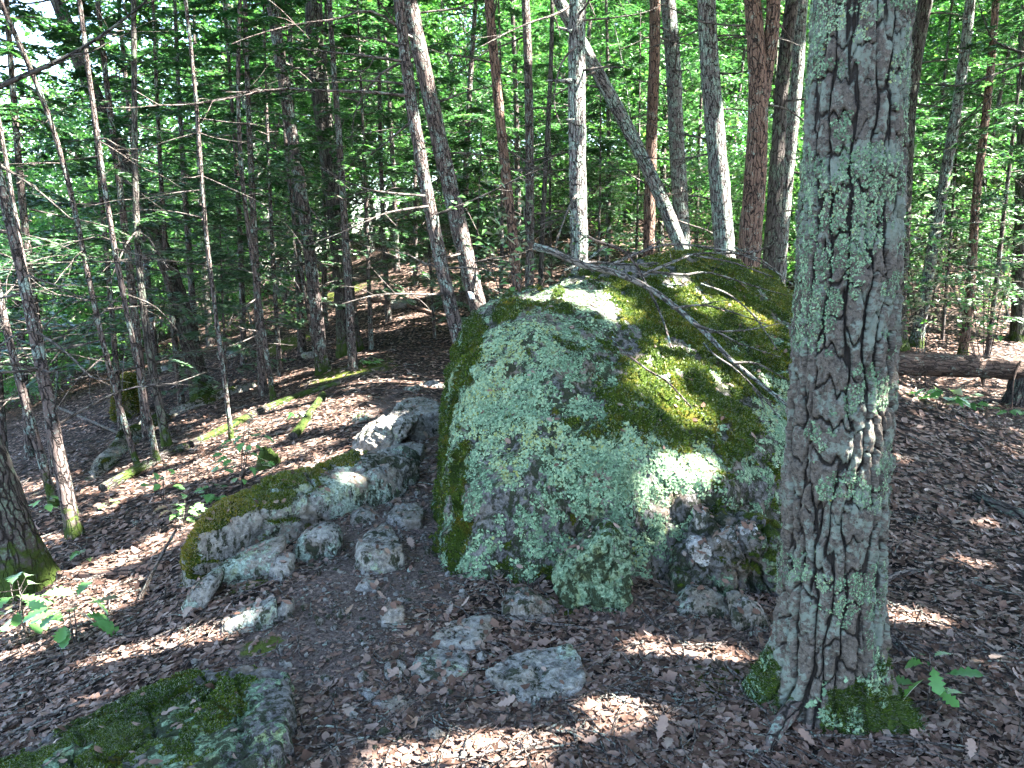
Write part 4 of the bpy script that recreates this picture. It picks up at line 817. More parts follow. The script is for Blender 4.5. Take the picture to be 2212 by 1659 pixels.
def far_ok(x, y, dmin):
    for a, b in spots:
        if (a - x) ** 2 + (b - y) ** 2 < dmin ** 2: return False
    if trail_d(np.array([x]), np.array([y]))[0] < .9 and y < 16: return False
    return True
# understory hemlocks on the left slope and around the trail bend
for u, Y, k, s in ((90, 8.5, 1, .95), (240, 10, 0, 1.1), (30, 11, 1, 1.1), (380, 11.5, 1, 1.), (520, 14, 1, 1.), (600, 12, 0, 1.), (800, 12.5, 0, 1.05), (840, 14.5, 1, .95), (700, 15, 3, .9), (940, 13, 2, 1.1), (1020, 12.6, 2, .9), (1080, 13.5, 1, .8), (330, 15, 3, 1.), (450, 17, 3, 1.1), (1190, 15, 0, .9), (900, 17, 1, 1.1),
                    (-80, 7.5, 1, 1.), (-30, 9.5, 3, .9), (620, 18, 3, 1.), (480, 11, 2, .7), (300, 9.2, 3, .8), (560, 10.5, 3, .85), (760, 10.8, 3, .85), (420, 13, 3, .95), (650, 13.5, 3, 1.), (1000, 15, 3, 1.), (1120, 17, 3, 1.), (860, 19, 3, 1.1)):
    x = (u - 1106) / F * Y; spots.append((x, Y))
    stand('hemlock', [('trunk', HEMT[k]), ('needles', HEMP[k][0]), ('limbs', HEMP[k][1])], x, Y, frng.uniform(0, 6.28), s * frng.uniform(.9, 1.1), hem_label(x, Y, k), 'tree', 'young hemlocks on the slope by the trail')
for u, Y, k, s in ((1290, 15, 2, 1.), (1370, 17, 0, .9), (1500, 18, 1, 1.), (1960, 15, 2, 1.), (2040, 13.5, 2, 1.05), (2140, 12.5, 0, 1.), (2180, 16, 1, 1.), (2000, 18, 1, 1.), (2090, 17, 3, 1.), (2230, 11.0, 1, .9), (1900, 20, 1, 1.), (1780, 18, 0, 1.1), (1650, 19, 1, 1.), (1560, 22, 3, 1.), (1310, 19, 3, 1.), (1420, 21, 3, 1.1), (1240, 20, 3, 1.1)):
    x = (u - 1106) / F * Y; spots.append((x, Y))
    stand('hemlock', [('trunk', HEMT[k]), ('needles', HEMP[k][0]), ('limbs', HEMP[k][1])], x, Y, frng.uniform(0, 6.28), s * frng.uniform(.85, 1.1), hem_label(x, Y, k), 'tree', 'hemlocks deep in the woods')
LD = 'bright green broadleaf tree filling the far woods'
LD2 = 'bushy green understory tree half hiding the leafy hill'
def broad(x, y, k, sc_, lab, grp): stand('broadleaf_tree', [('trunk', DECT[k]), ('leaves', DECP[k][0]), ('limbs', DECP[k][1])], x, y, frng.uniform(0, 6.28), sc_, lab, 'tree', grp)
n_ = 0
for tries in range(6000):
    if n_ >= 120: break
    Y = frng.uniform(18, 52); u = frng.uniform(-250, 2460); x = (u - 1106) / F * Y
    if not far_ok(x, Y, 1.9 + .03 * Y): continue
    left = u < 560
    if u < 380 and Y > 20 and frng.uniform() < .85: continue
    k = int(frng.choice([0, 1, 2, 3], p=[.3, .3, .2, .2])) if not left else int(frng.choice([0, 2], p=[.7, .3]))
    spots.append((x, Y)); n_ += 1; broad(x, Y, k, frng.uniform(.8, 1.2), LD, 'broadleaf trees of the far woods')
n_ = 0
for tries in range(3000):
    if n_ >= 34: break
    Y = frng.uniform(14.5, 24); u = frng.uniform(-150, 2360); x = (u - 1106) / F * Y
    if not far_ok(x, Y, 1.3): continue
    spots.append((x, Y)); n_ += 1; broad(x, Y, 2, frng.uniform(.5, .95), LD2, 'bushy understory trees')
# tall oaks added just outside the view to shade the floor with their crowns
off = [(4.4, 2.5), (6.2, 5.0), (5.0, -1.0), (8.0, 2.0), (6.4, .6), (7.2, 3.6), (10, -1.2), (3.2, -1.2), (6.6, -3.4), (9.6, .6), (4.2, .6), (9.0, 7.5), (7.2, 9.2), (11, 4.5), (8.2, -3), (2.5, -3.2), (13.5, 8), (5.6, 7.4), (12, -.5)]
for x, y in off:
    k = off.index((x, y)); b0 = np.array([x, y, gz((x, y))]); o = empty('oak_tree', b0); tag(o, 'tall oak added outside the view, its leafy crown shading the floor', 'tree', 'oaks added outside the view for shade')
    Hh = 11 + frng.uniform(-1.5, 2.5); P = resample([b0 - [0, 0, .2], b0 + [.1, 0, 3], b0 + [frng.uniform(-.5, .5), frng.uniform(-.5, .5), Hh * .6], b0 + [frng.uniform(-.8, .8), frng.uniform(-.8, .8), Hh]], 30)
    V, Q, bk = tube(P, np.linspace(.17, .03, 30), 12, .08, k); b_ = MB(); b_.add(V, Q=Q, bk=bk, moss=np.zeros(len(V))); obj('trunk', b_.mesh('trunk', MAT_BOAK, b0), o)
    canopy_crown(o, b0, b0 + [0, 0, Hh - 1.5], (2.9, 2.9, 2.6), 4200, .29, frng, 40)
canopy_crown(oak, nb, nb + axis * 11, (2.8, 2.8, 2.4), 3600, .29, frng, 34)

# ------------------------------------------------------------------ fallen wood
def pole(name, pts, r0, r1, label, cat, mat, moss=-.3, seg=12, m=40, jitter=.08, seed=1, side=(), group=None, twigs=0):
    """a fallen stem through world points; side: list of (points, radius) for its side branches"""
    pts = [np.asarray(p, float) for p in pts]; P = resample(pts, m); R = np.linspace(r0, r1, m)
    V, Q, bk = tube(P, R, seg, jitter, seed); b0 = P[m // 2].copy()
    b_ = MB(); b_.add(V, Q=Q, bk=bk, moss=moss + .4 * fbm(P * 3, 2, seed).repeat(seg))
    for e, k in ((0, 0), (m - 1, (m - 1) * seg)):       # closed ends
        b_.add(np.vstack([V[k:k + seg], P[e]]), T=[[(j + 1) % seg, j, seg] if e == 0 else [j, (j + 1) % seg, seg] for j in range(seg)], bk=np.vstack([bk[k:k + seg], bk[k]]), moss=np.full(seg + 1, -.5))
    o = empty(name, b0) if side else None
    if side:
        obj('stem', b_.mesh('stem', mat, b0), o)
        for q, r in side: dead_branch(trng, None, None, .5, r, mat, o, b0, twigs, poly=[np.asarray(a, float) for a in q])
    else: o = obj(name, b_.mesh(name, mat, b0), None, b0)
    return tag(o, label, cat, group)
def RB(*a):
    out = []
    for q in a:
        u, v = 1080 + q[0] * .293, 486 + q[1] * .293; lift = .03 + (q[2] if len(q) > 2 else .03)
        p = on_boulder(u, v, lift)
        if p is None: p = at(u, v, q[3] if len(q) > 3 else (out[-1][1] if out else 5.6))
        out.append(p)
    # even out jumps in depth along the stick
    Y = np.array([p[1] for p in out])
    for _ in range(2):
        if len(Y) > 2: Y[1:-1] = .25 * Y[:-2] + .5 * Y[1:-1] + .25 * Y[2:]
    res = []
    for p, y in zip(out, Y):
        d = p - CAM; res.append(CAM + d * (y - CAM[1]) / d[1])
    return res
pole('fallen_branch', RB((250, 160, 0, 5.6), (400, 200, 0, 5.6), (600, 290, .05, 5.5), (900, 440, .06), (1100, 560, .05), (1480, 840, .05), (1700, 1060, .05), (2060, 1400, .05), (2200, 1540, .05)), .027, .009, 'long grey dead branch with many side shoots lying across the boulder top', 'branch', MAT_STICK, m=60, side=[
    (RB((1000, 440, .05), (1250, 340, .08), (1500, 312, .1), (1850, 330, .08), (2120, 410, .06)), .013), (RB((1280, 680, .04), (1500, 690, .06), (1700, 725, .06), (1950, 800, .05)), .010),
    (RB((1500, 850, .04), (1750, 815, .08), (2070, 808, .08)), .009), (RB((1680, 1060, .04), (1850, 1120, .06), (2070, 1215, .05)), .009), (RB((1380, 770, .04), (1600, 870, .05), (1750, 940, .05), (2040, 1000, .04)), .009),
    (RB((1850, 1240, .03), (1890, 1350, .03), (1900, 1420, .02)), .006), (RB((1080, 400, .04), (1300, 410, .05), (1500, 432, .06), (1800, 510, .06), (2080, 590, .05)), .012)], twigs=4)
pole('dead_stick', RB((590, 60, 0, 5.2), (700, 110, 0, 5.1), (900, 320, .1), (1060, 550, .05), (1150, 740, .03), (1250, 945, .02)), .012, .006, 'thin dark dead stick crossing over the long branch on the boulder', 'stick', MAT_BHEM, seg=7, jitter=0)
pole('dead_stick', RB((640, 310, .05), (800, 245, .06), (1000, 205, .08), (1280, 182, .1)), .011, .005, 'dark bent stick lying along the rear edge of the boulder top', 'stick', MAT_BHEM, seg=7, jitter=0)
pole('dead_stick', RB((790, 365, .03), (950, 290, .05), (1250, 228, .07), (1600, 260, .07), (1700, 275, .06), (1900, 350, .05), (2100, 490, .05)), .012, .005, 'arching grey stick over the moss at the boulder crest', 'stick', MAT_STICK, seg=7, jitter=0)
pole('dead_stick', RB((1700, 280, .1), (1850, 200, .25), (2030, 140, .4)), .008, .004, 'thin stick pointing up from the boulder crest to the near oak', 'stick', MAT_BHEM, seg=6, jitter=0)
pole('dead_stick', RB((480, 330, .03), (700, 335, .04), (900, 352, .04), (1150, 350, .04)), .010, .006, 'straight grey stick lying under the thick end of the long branch', 'stick', MAT_STICK, seg=6, jitter=0)
pole('dead_stick', RB((800, 860, .01), (880, 960, .02), (1040, 1090, .02), (1200, 1200, .02), (1300, 1300, .02), (1390, 1395, .015)), .008, .004, 'thin dark twig stretched over the sunlit patch of the boulder', 'stick', MAT_BHEM, seg=6, jitter=0)
pole('dead_stick', RB((1350, 260, .04), (1500, 300, .05), (1700, 340, .05), (1950, 420, .05)), .009, .005, 'slim stick below the arching one near the boulder crest', 'stick', MAT_STICK, seg=6, jitter=0)
pole('dead_stick', RB((1450, 470, .02), (1650, 560, .03), (1850, 720, .03), (2030, 960, .03)), .007, .004, 'slim twig slanting over brown moss beneath the branch shoots', 'stick', MAT_STICK, seg=6, jitter=0)
pole('dead_stick', RB((1490, 900, .02), (1560, 1010, .02), (1700, 1100, .02), (1900, 1260, .02), (2040, 1480, .02)), .006, .003, 'fine twig following the long branch down the boulder', 'stick', MAT_STICK, seg=6, jitter=0)
# big log on the right with its stump
LY = 10.2
tag(pole('fallen_log', [at(1830, 780, LY), at(1904, 786, LY), at(2060, 790, LY), at(2212, 798, LY - .1), at(2420, 808, LY - .2)], .15, .14, 'thick brown fallen log propped above the ground behind the leaf mound', 'log', MAT_LOG, moss=-.1, seg=24, m=60, jitter=.12, seed=9,
     side=[([at(1990, 800, LY), at(2000, 820, LY - .05), at(1992, 845, LY - .1)], .014), ([at(2110, 770, LY - .1), at(2095, 762, LY - .15), at(2075, 758, LY - .2)], .016), ([at(2205, 780, LY - .2), at(2190, 820, LY - .3), at(2186, 880, LY - .4)], .018), ([at(1904, 760, LY - .1), at(1980, 762, LY - .15), at(2050, 764, LY - .15)], .010)], twigs=0))
sg = np.array(at(2188, 868, LY)); 
def stump(name, c, r, h, label, mat, moss, seed):
    P = resample([c - [0, 0, .2], c + [0, 0, h * .5], c + [.02, 0, h]], 14); V, Q, bk = tube(P, np.linspace(r * 1.25, r * .9, 14), 20, .18, seed, lambda L_, th: 1 + .5 * np.exp(-np.maximum(L_ - .2, 0) / .1) * (.6 + .4 * np.cos(3 * th)))
    b_ = MB(); V[-20:, 2] += np.random.default_rng(seed).uniform(-.4, .2, 20) * min(.1, h * .5); b_.add(V, Q=Q, bk=bk, moss=moss + .3 * fbm(V * 5, 2, seed))
    b_.add(np.vstack([V[-20:], P[-1] - [0, 0, .04]]), T=[[j, (j + 1) % 20, 20] for j in range(20)], bk=np.vstack([bk[-20:], bk[-1]]), moss=np.full(21, moss))
    return tag(obj(name, b_.mesh(name, mat, c), None, c), label, 'stump')
c = at(2195, 880, LY - .1); c[2] = gz(c); top = at(2195, 812, LY - .1)[2]
stump('stump', c, .12, max(.15, top - c[2] - .0), 'dark rotting stump holding up the fallen log', MAT_BDARK, .15, 3)
g_ = ground(580, 1005); stump('stump', g_, .075, .12, 'small hollow stump furred with green moss near the leafy shrub', MAT_BDARK, .9, 4)
def onground(line, r):
    out = []
    for u, v in line: p = ground(u, v); p[2] += r * .6; out.append(p)
    return out
pole('fallen_pole', onground([(222, 1063), (342, 997), (460, 945), (581, 885), (660, 855), (735, 832)], .05), .05, .04, 'long rotting pole furred with moss lying up the leafy slope', 'log', MAT_BDARK, moss=.55, m=50, seed=5)
pole('fallen_pole', onground([(634, 950), (660, 915), (698, 858)], .05), .045, .04, 'short mossy log lying crosswise above the long ledge', 'log', MAT_BDARK, moss=.7, seed=6)
pole('fallen_pole', onground([(120, 1251), (200, 1247), (280, 1240), (360, 1228)], .035), .036, .03, 'bare pole lying between the dark mossy oak and the mossy ledge end', 'log', MAT_BRED, moss=-.2, seed=7)
pole('fallen_pole', onground([(800, 648), (880, 662), (960, 690)], .05), .05, .04, 'old pole on the far side of the trail bend', 'log', MAT_BRED, moss=.1, seed=8)
pole('fallen_pole', onground([(300, 760), (370, 735), (440, 705)], .03), .03, .025, 'pale broken pole lying on the slope behind the yellow-mossed boulder', 'log', MAT_TWIG, moss=-.4, seed=12)
pole('fallen_pole', onground([(120, 880), (180, 905), (260, 940)], .03), .028, .02, 'bare grey pole lying between the leaning clump and the lower rib', 'log', MAT_TWIG, moss=-.4, seed=13)
pole('fallen_pole', onground([(2110, 1080), (2160, 1105), (2230, 1130)], .04), .04, .035, 'dark short log sunk in the litter downhill of the leaf mound', 'log', MAT_BDARK, moss=-.1, seed=14)
for k, (ln, r, lab) in enumerate((([(300, 1300), (350, 1240), (385, 1200)], .012, 'forked stick leaning on the mossy end of the ledge'), ([(630, 1250), (560, 1275), (505, 1300)], .008, 'curved dark root-like stick on the soil below the loaf-shaped boulder'), ([(1200, 1465), (1240, 1475), (1275, 1488)], .014, 'stubby broken stick beside the layered slab'),
        ([(1895, 1270), (1940, 1250), (1995, 1235)], .014, 'bark-stripped stick on the litter beside the near oak'), ([(0, 1480), (80, 1445), (160, 1410), (240, 1370)], .010, 'long straight stick along the top of the sunlit bank'), ([(0, 1600), (100, 1560), (210, 1505)], .010, 'stick lying along the upper edge of the mossy slab'),
        ([(1290, 1180), (1220, 1225), (1150, 1270)], .02, 'crumbling brown root at the boulder foot beside the pointed rock'), ([(640, 1040), (680, 1010), (705, 985)], .012, 'pale stick in the sun patch above the ledge'), ([(590, 885), (575, 850), (600, 830)], .012, 'forked dead twig at the foot of a thin sapling'),
        ([(2080, 1255), (2140, 1280), (2212, 1290)], .008, 'thin pale stick on the dark litter away from the near oak'), ([(2060, 890), (2110, 870), (2212, 868)], .018, 'curved pale stick beside the low green plants'), ([(130, 1500), (60, 1530), (-20, 1570)], .007, 'thin stick among litter above the mossy slab'), ([(1000, 690), (990, 720), (985, 745)], .01, 'short stick at the blazed trunk'))):
    P = onground(ln, r); P[1][2] += .01 + r * .5
    if k == 0: P[2][2] += .16; P[1][2] += .08
    pole('stick', P, r, r * .6, lab, 'stick', MAT_TWIG if k not in (1, 6) else MAT_BHEM, moss=-.4, seg=7, m=16, jitter=.05, seed=20 + k)

# ------------------------------------------------------------------ leafy plants
def leaf_template(stations, fold=.18, bend=.25):
    """half-width stations (t, w); returns verts, tris; leaf of unit length along +x, lying in xy"""
    t = np.array([s[0] for s in stations]); w_ = np.array([s[1] for s in stations]); k = len(t); z = -bend * t * t
    mid = np.stack([t, 0 * t, z], 1); L = np.stack([t + .04, w_, z + fold * w_], 1); Rr = np.stack([t + .04, -w_, z + fold * w_], 1)
    V = np.vstack([mid, L, Rr]); T = []
    for a in range(k - 1):
        T += [[a, a + 1, k + a + 1], [a, k + a + 1, k + a], [a + 1, a, 2 * k + a], [a + 1, 2 * k + a, 2 * k + a + 1]]
    return V, np.array(T)
OAK = [(0, .015), (.10, .04), (.20, .13), (.30, .20), (.36, .11), (.47, .29), (.55, .17), (.66, .33), (.74, .19), (.85, .24), (.93, .13), (1, .01)]
OVAL = [(0, .02), (.12, .13), (.3, .25), (.5, .28), (.7, .22), (.87, .11), (1, .005)]
MAPLE = [(0, .04), (.10, .22), (.22, .36), (.30, .17), (.48, .40), (.56, .17), (.72, .20), (.84, .09), (1, .005)]
def leaf_mesh(nm, st, mat, r, fold=.18, bend=.25):
    V, T = leaf_template(st, fold, bend); return mesh(nm, V, T, mat, True, {'rnd': np.full(len(V), r)})
LEAFM = {nm: [leaf_mesh('leaf', st, MAT_SAP, r, f, b) for r, f, b in ((.15, .2, .2), (.5, .1, .35), (.85, .3, .12))] for nm, st in (('oak', OAK), ('oval', OVAL), ('maple', MAPLE))}
prng = np.random.default_rng(9)
def plant(base, H, kind, n, size, label, spread=.5, stems=1, lean=(0, 0), lo=.35, cat='plant', name='seedling'):
    o = empty(name, base); tag(o, label, cat)
    for s in range(stems):
        a = prng.uniform(0, 6.28); d = np.array([lean[0] + math.cos(a) * .25 * (stems > 1), lean[1] + math.sin(a) * .25 * (stems > 1), 1.]); P = [np.zeros(3) - [0, 0, .03]]
        for k in range(4): d = d + prng.normal(0, .1, 3); P.append(P[-1] + d / np.linalg.norm(d) * H / 4)
        P = resample(P, 14); V, Q, bk = tube(P, np.linspace(.004 + .004 * H, .0018, 14), 5); b_ = MB(); b_.add(V, Q=Q, bk=bk, moss=np.full(len(V), -.4)); obj('stem', b_.mesh('stem', MAT_TWIG), o)
        for k in range(n // stems):
            i = int(13 * (lo + (1 - lo) * (k + .5) / (n / stems))); az = k * 2.4 + prng.uniform(-.4, .4); reach = spread * H * prng.uniform(.1, .6) * (1.1 - .5 * i / 13)
            q = obj('leaf', LEAFM[kind][prng.integers(0, 3)], o); q.location = P[min(i, 13)] + np.array([math.cos(az), math.sin(az), .25]) * reach
            q.rotation_euler = (prng.normal(0, .3), prng.normal(.1, .25), az); q.scale = [size * prng.uniform(.7, 1.2)] * 3
            if reach > .03:
                V, Q, bk = tube(resample([P[min(i, 13)], np.array(q.location)], 4), [.0022, .0018, .0014, .001], 4); b_ = MB(); b_.add(V, Q=Q, bk=bk, moss=np.full(len(V), -.4)); obj('twig', b_.mesh('twig', MAT_TWIG), o)
    return o
plant(ground(522, 1058), .62, 'maple', 46, .085, 'leafy shrub catching full sun above the mossy ledge', .75, 3, (.0, 0), .15, 'shrub', 'shrub')
plant(ground(352, 1085), .35, 'oval', 14, .085, 'small green shrub between the slim saplings and the ledge', .6, 2, cat='shrub', name='shrub')
plant(ground(395, 1135), .22, 'maple', 22, .09, 'low spreading green plant growing above the mossy end of the ledge', 1.0, 3)
plant(ground(450, 1090), .2, 'maple', 16, .08, 'low green plant behind the mossy crest of the ledge', 1.0, 3)
plant(ground(60, 1375), .34, 'oak', 26, .125, 'oak seedling with lobed leaves glaring in the sun below the dark mossy oak', .8, 3, lo=.4)
plant(ground(165, 1390), .26, 'oak', 18, .115, 'second sunlit oak seedling on the bank just uphill of the first', .9, 2, lo=.4)
plant(ground(2000, 1535), .26, 'oak', 9, .105, 'young oak seedling with dark green leaves beside the near oak root', .5, 1, (-.15, 0), .3)
plant(ground(118, 1120), .3, 'oval', 9, .09, 'sparse green sprout at the foot of the leaning clump', .5, 1)
plant(ground(225, 1095), .1, 'oval', 8, .08, 'tiny green sprout on the shaded leafy slope', 1., 2)
plant(ground(180, 1215), .14, 'maple', 7, .08, 'tiny lobed sprout uphill of the bare pole', .9, 2)
plant(ground(2030, 882), .2, 'maple', 20, .13, 'low green plants carpeting the edge of the leaf mound', 1.8, 4)
plant(ground(2100, 886), .2, 'maple', 20, .13, 'low green plant under the propped log', 1.8, 4)
plant(ground(2190, 905), .2, 'maple', 14, .12, 'low green plant in front of the stump', 1.6, 3)
plant(ground(640, 905), .12, 'oval', 6, .09, 'tiny sprout beside the crosswise mossy log', .9, 1)
plant(ground(790, 790), .15, 'maple', 18, .10, 'green ground plants at the foot of the wide dark trunk', 1.8, 4)
plant(ground(1990, 1430), .05, 'oval', 4, .05, 'single tiny sprout by the near oak root', 1., 1)
# beech saplings around the boulder: leaves on long thin branches
def beech(base, tips, label, n, size, name='beech_sapling', mat=None):
    o = empty(name, base); tag(o, label, 'sapling'); st = MB(); cs = []; rg = np.random.default_rng(int(abs(base[0]) * 1000) + n)
    for tp_ in tips:
        tp_ = np.asarray(tp_, float); P = resample([base, base * .55 + tp_ * .45 + [0, 0, .18], base * .2 + tp_ * .8 + [0, 0, .14], tp_], 16); V, Q, bk = tube(P, np.linspace(.008, .0025, 16), 5); st.add(V, Q=Q, bk=bk, moss=np.full(len(V), -.4))
        for k in range(n):
            i = rg.integers(6, 16); cs.append(P[i] + rg.normal(size=3) * np.array([.12, .10, .05]) * (1.2 - .05 * i))
    obj('stem', st.mesh('stem', MAT_BHEM, base), o); V, T, r = leaf_quads(np.array(cs), size, rg, .1, 1.2, .55)
    q = obj('leaves', mesh('leaves', V - base, T, mat or MAT_SAP, False, {'rnd': r}), o); q['kind'] = 'stuff'
b0 = at(1160, 640, 6.9); b0[2] = gz(b0)
beech(b0, [at(1040, 365, 6.9), at(1000, 440, 6.7), at(1130, 440, 6.8), at(1250, 470, 6.9), at(1280, 520, 7.), at(1090, 500, 6.6), at(1060, 395, 6.9), at(1330, 530, 7.2)], 'beech sapling with glaring sunlit leaves rising behind the boulder shoulder', 34, .085)
b0 = at(2130, 780, 11.); b0[2] = gz(b0)
beech(b0, [at(2000, 500, 10.9), at(2060, 450, 10.8), at(2150, 430, 10.8), at(2200, 520, 10.8), at(2120, 560, 10.7), at(2040, 600, 10.8), at(2180, 600, 10.8)], 'beech sapling with layered green leaves behind the fallen log', 60, .10)
b0 = at(1990, 800, 11.5); b0[2] = gz(b0)
beech(b0, [at(1950, 470, 11.5), at(2010, 420, 11.3), at(2060, 380, 11.3), at(2040, 520, 11.2), at(1940, 560, 11.4)], 'taller beech sapling between two trunks beyond the fallen log', 60, .11)
b0 = at(640, 1000, 7.5); b0[2] = gz(b0)

# ------------------------------------------------------------------ leaf litter, twigs, single leaves
lrng = np.random.default_rng(21)
def slope_n(x, y):
    e = .05; dx = (height(x + e, y) - height(x - e, y)) / (2 * e); dy = (height(x, y + e) - height(x, y - e)) / (2 * e)
    n = np.stack([-dx, -dy, np.ones_like(dx)], -1); return n / np.linalg.norm(n, axis=-1)[..., None]
def scatter_leaves(n, rmin, rmax, tmpl, size, rng, keep_trail, wide=.85):
    Vt, Tt = tmpl; a = rng.uniform(-wide, wide, n); r = rmin * (rmax / rmin) ** rng.uniform(0, 1, n); x, y = r * np.sin(a), r * np.cos(a)
    td = trail_d(x, y); soil = np.exp(-(td / .55) ** 2) * (.55 + .9 * (fbm(np.stack([x, y, 0 * x], 1) * 1.6, 2, 3) > -.12)); keep = rng.uniform(0, 1, n) > np.clip(soil, 0, 1) * (1 - keep_trail); x, y = x[keep], y[keep]; n = len(x)
    N = slope_n(x, y); z = height(x, y) + rng.uniform(.002, .016, n)
    N = N + rng.normal(0, .20, (n, 3)); N /= np.linalg.norm(N, axis=1)[:, None]; az = rng.uniform(0, 6.283, n)
    X = np.stack([np.cos(az), np.sin(az), 0 * az], 1); X -= N * (X * N).sum(1)[:, None]; X /= np.linalg.norm(X, axis=1)[:, None]; Yv_ = np.cross(N, X)
    s = size * rng.uniform(.5, 1.25, n); cu = rng.normal(.0, .5, n); tw = rng.normal(0, .55, n)
    v = np.broadcast_to(Vt, (n,) + Vt.shape).copy(); v[..., 0] -= .5
    v[..., 2] += cu[:, None] * v[..., 0] ** 2 + np.abs(tw)[:, None] * 2.2 * v[..., 1] ** 2 * np.sign(tw)[:, None] + tw[:, None] * v[..., 0] * v[..., 1] * .8
    W = np.stack([x, y, z], 1)[:, None] + s[:, None, None] * (v[..., :1] * X[:, None] + v[..., 1:2] * Yv_[:, None] + v[..., 2:] * N[:, None])
    k = np.arange(n)[:, None, None] * len(Vt); return W.reshape(-1, 3), (k + Tt[None]).reshape(-1, 3), np.repeat(np.clip(rng.beta(1.6, 1.8, n), 0, .985), len(Vt))
SIMPLE = leaf_template([(0, .04), (.3, .24), (.65, .26), (1, .02)], .1, .0)
NEEDLE = leaf_template([(0, .015), (.5, .03), (1, .01)], 0, 0)
OAKT = leaf_template([(0, .02), (.2, .14), (.33, .10), (.47, .27), (.57, .16), (.70, .29), (.84, .14), (1, .02)], .1, .0)
b_ = MB()
for n, r0, r1, tm, sz, kt in ((9000, 1.4, 6, OAKT, .07, .03), (30000, 1.4, 9, SIMPLE, .048, .08), (30000, 5, 30, SIMPLE, .075, .75), (42000, 1.3, 6, SIMPLE, .024, .55), (24000, 1.3, 6, NEEDLE, .04, .5)):
    V, T, r = scatter_leaves(n, r0, r1, tm, sz, lrng, kt); b_.add(V, T=T, rnd=r)
# a few caught on the stones and the boulder
pts, nrm = [], []
for Vr, Nr in ROCKS + [(BV, BN)]:
    k = np.where((Nr[:, 2] > .62) & (Vr[:, 1] < 7.5))[0]
    if len(k) < 5: continue
    ar = np.prod(np.ptp(Vr[k][:, :2], axis=0)); m_ = int(min(260, 12 + 70 * ar)); k = lrng.choice(k, m_); pts.append(Vr[k]); nrm.append(Nr[k])
pts, nrm = np.concatenate(pts), np.concatenate(nrm); n = len(pts); Vt, Tt = SIMPLE
nrm = nrm + lrng.normal(0, .2, (n, 3)); nrm /= np.linalg.norm(nrm, axis=1)[:, None]; az = lrng.uniform(0, 6.283, n); X = np.stack([np.cos(az), np.sin(az), 0 * az], 1); X -= nrm * (X * nrm).sum(1)[:, None]; X /= np.linalg.norm(X, axis=1)[:, None]; Yq = np.cross(nrm, X)
sz = lrng.uniform(.015, .05, n); v = np.broadcast_to(Vt, (n,) + Vt.shape).copy(); v[..., 0] -= .5; v[..., 2] += lrng.normal(0, .5, n)[:, None] * v[..., 0] ** 2 + .15
W = pts[:, None] + sz[:, None, None] * (v[..., :1] * X[:, None] + v[..., 1:2] * Yq[:, None] + v[..., 2:] * nrm[:, None]); k = np.arange(n)[:, None, None] * len(Vt)
b_.add(W.reshape(-1, 3), T=(k + Tt[None]).reshape(-1, 3), rnd=np.repeat(lrng.beta(1.6, 1.8, n), len(Vt)))
tag(obj('leaf_litter', b_.mesh('leaf_litter', MAT_LIT, smooth=True)), 'brown dead leaves carpeting the forest floor', 'leaf litter', kind='stuff')
# twigs strewn over the floor
b_ = MB(); n = 5200; a = lrng.uniform(-.85, .85, n); r = 1.4 * (16 / 1.4) ** lrng.uniform(0, 1, n)
az = lrng.uniform(0, 6.283, n); L = lrng.uniform(.04, .22, n) * (1 + .5 * (lrng.uniform(0, 1, n) > .93)); wv = lrng.uniform(.0009, .0028, n) + .0004 * r
p = np.stack([r * np.sin(a), r * np.cos(a)], 1); dirv = np.stack([np.cos(az), np.sin(az)], 1); perp = np.stack([-dirv[:, 1], dirv[:, 0]], 1)
ks = np.linspace(-.5, .5, 4); cv = lrng.normal(0, .12, n)
rings = []
for t_ in ks:
    q = p + dirv * (L * t_)[:, None] + perp * (cv * L * (t_ * t_ * 4))[:, None]; z = height(q[:, 0], q[:, 1]) + .016 + lrng.uniform(0, .012, n)
    c3 = np.stack([q[:, 0], q[:, 1], z], 1); sd = np.stack([perp[:, 0], perp[:, 1], 0 * z], 1) * wv[:, None]
    rings.append(np.stack([c3 - sd, c3 + sd, c3 + [0, 0, 1] * (wv * 1.7)[:, None]], 1))
Vv = np.stack(rings, 1).reshape(-1, 3); k = (np.arange(n) * 12)[:, None]; Qs = []
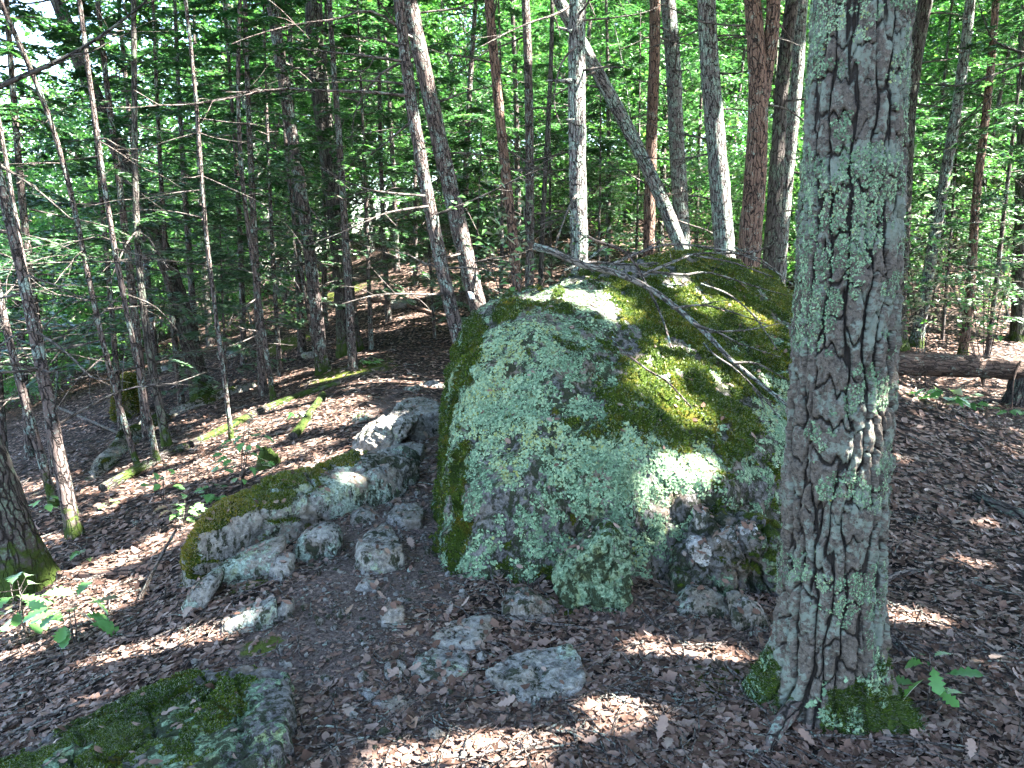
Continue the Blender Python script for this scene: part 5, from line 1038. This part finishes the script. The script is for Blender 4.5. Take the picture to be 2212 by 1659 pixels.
for s in range(3):
    for e in range(3): Qs.append(k + [s * 3 + e, s * 3 + (e + 1) % 3, s * 3 + 3 + (e + 1) % 3, s * 3 + 3 + e])
b_.add(Vv, Q=np.concatenate(Qs), bk=Vv, moss=np.full(len(Vv), -.4))
tag(obj('twigs', b_.mesh('twigs', MAT_TWIG)), 'fine dead twigs strewn over the forest floor', 'twigs', kind='stuff')
# pebbles in the trail soil
b_ = MB(); S, T2 = ico(1); n = 1500; sI = lrng.uniform(0, len(TRAIL) - 4.01, n); i = sI.astype(int); f = (sI - i)[:, None]; q = TRAIL[i] * (1 - f) + TRAIL[i + 1] * f + lrng.normal(0, .3, (n, 2))
rad_ = lrng.gamma(2., .004, n) + .003; zz = height(q[:, 0], q[:, 1]) + rad_ * .3
Vp = np.stack([q[:, 0], q[:, 1], zz], 1)[:, None] + S[None] * rad_[:, None, None] * lrng.uniform(.5, 1.2, (n, 1, 3)) * lrng.uniform(.75, 1.2, (n, len(S), 1))
k = np.arange(n)[:, None, None] * len(S); b_.add(Vp.reshape(-1, 3), T=(k + T2[None]).reshape(-1, 3), moss=np.full(n * len(S), -.6), lich=np.full(n * len(S), -.4))
tag(obj('gravel', b_.mesh('gravel', MAT_ROCK2, smooth=False)), 'small grey pebbles scattered in the trail soil', 'gravel', kind='stuff')
# single large fallen leaves that stand out
FL = [leaf_mesh('fallen_leaf', OAK, MAT_LIT, r, .2, bd) for r, bd in ((.66, -.25), (.9, .2), (.8, -.4), (.98, .1))]
for k in range(90):
    a = lrng.uniform(-.62, .62); rr_ = 1.9 * (6.5 / 1.9) ** lrng.uniform(0, 1); x, y = rr_ * math.sin(a), rr_ * math.cos(a)
    q = obj('fallen_leaf', FL[k % 3 if k % 11 else 3], None, (x, y, float(height(x, y)) + .03)); q.rotation_euler = (lrng.normal(0, .3), lrng.normal(0, .3), lrng.uniform(0, 6.28)); q.scale = [lrng.uniform(.05, .085)] * 3
    tag(q, 'large curled oak leaf lying on top of the litter', 'leaf', 'large oak leaves lying on the litter')
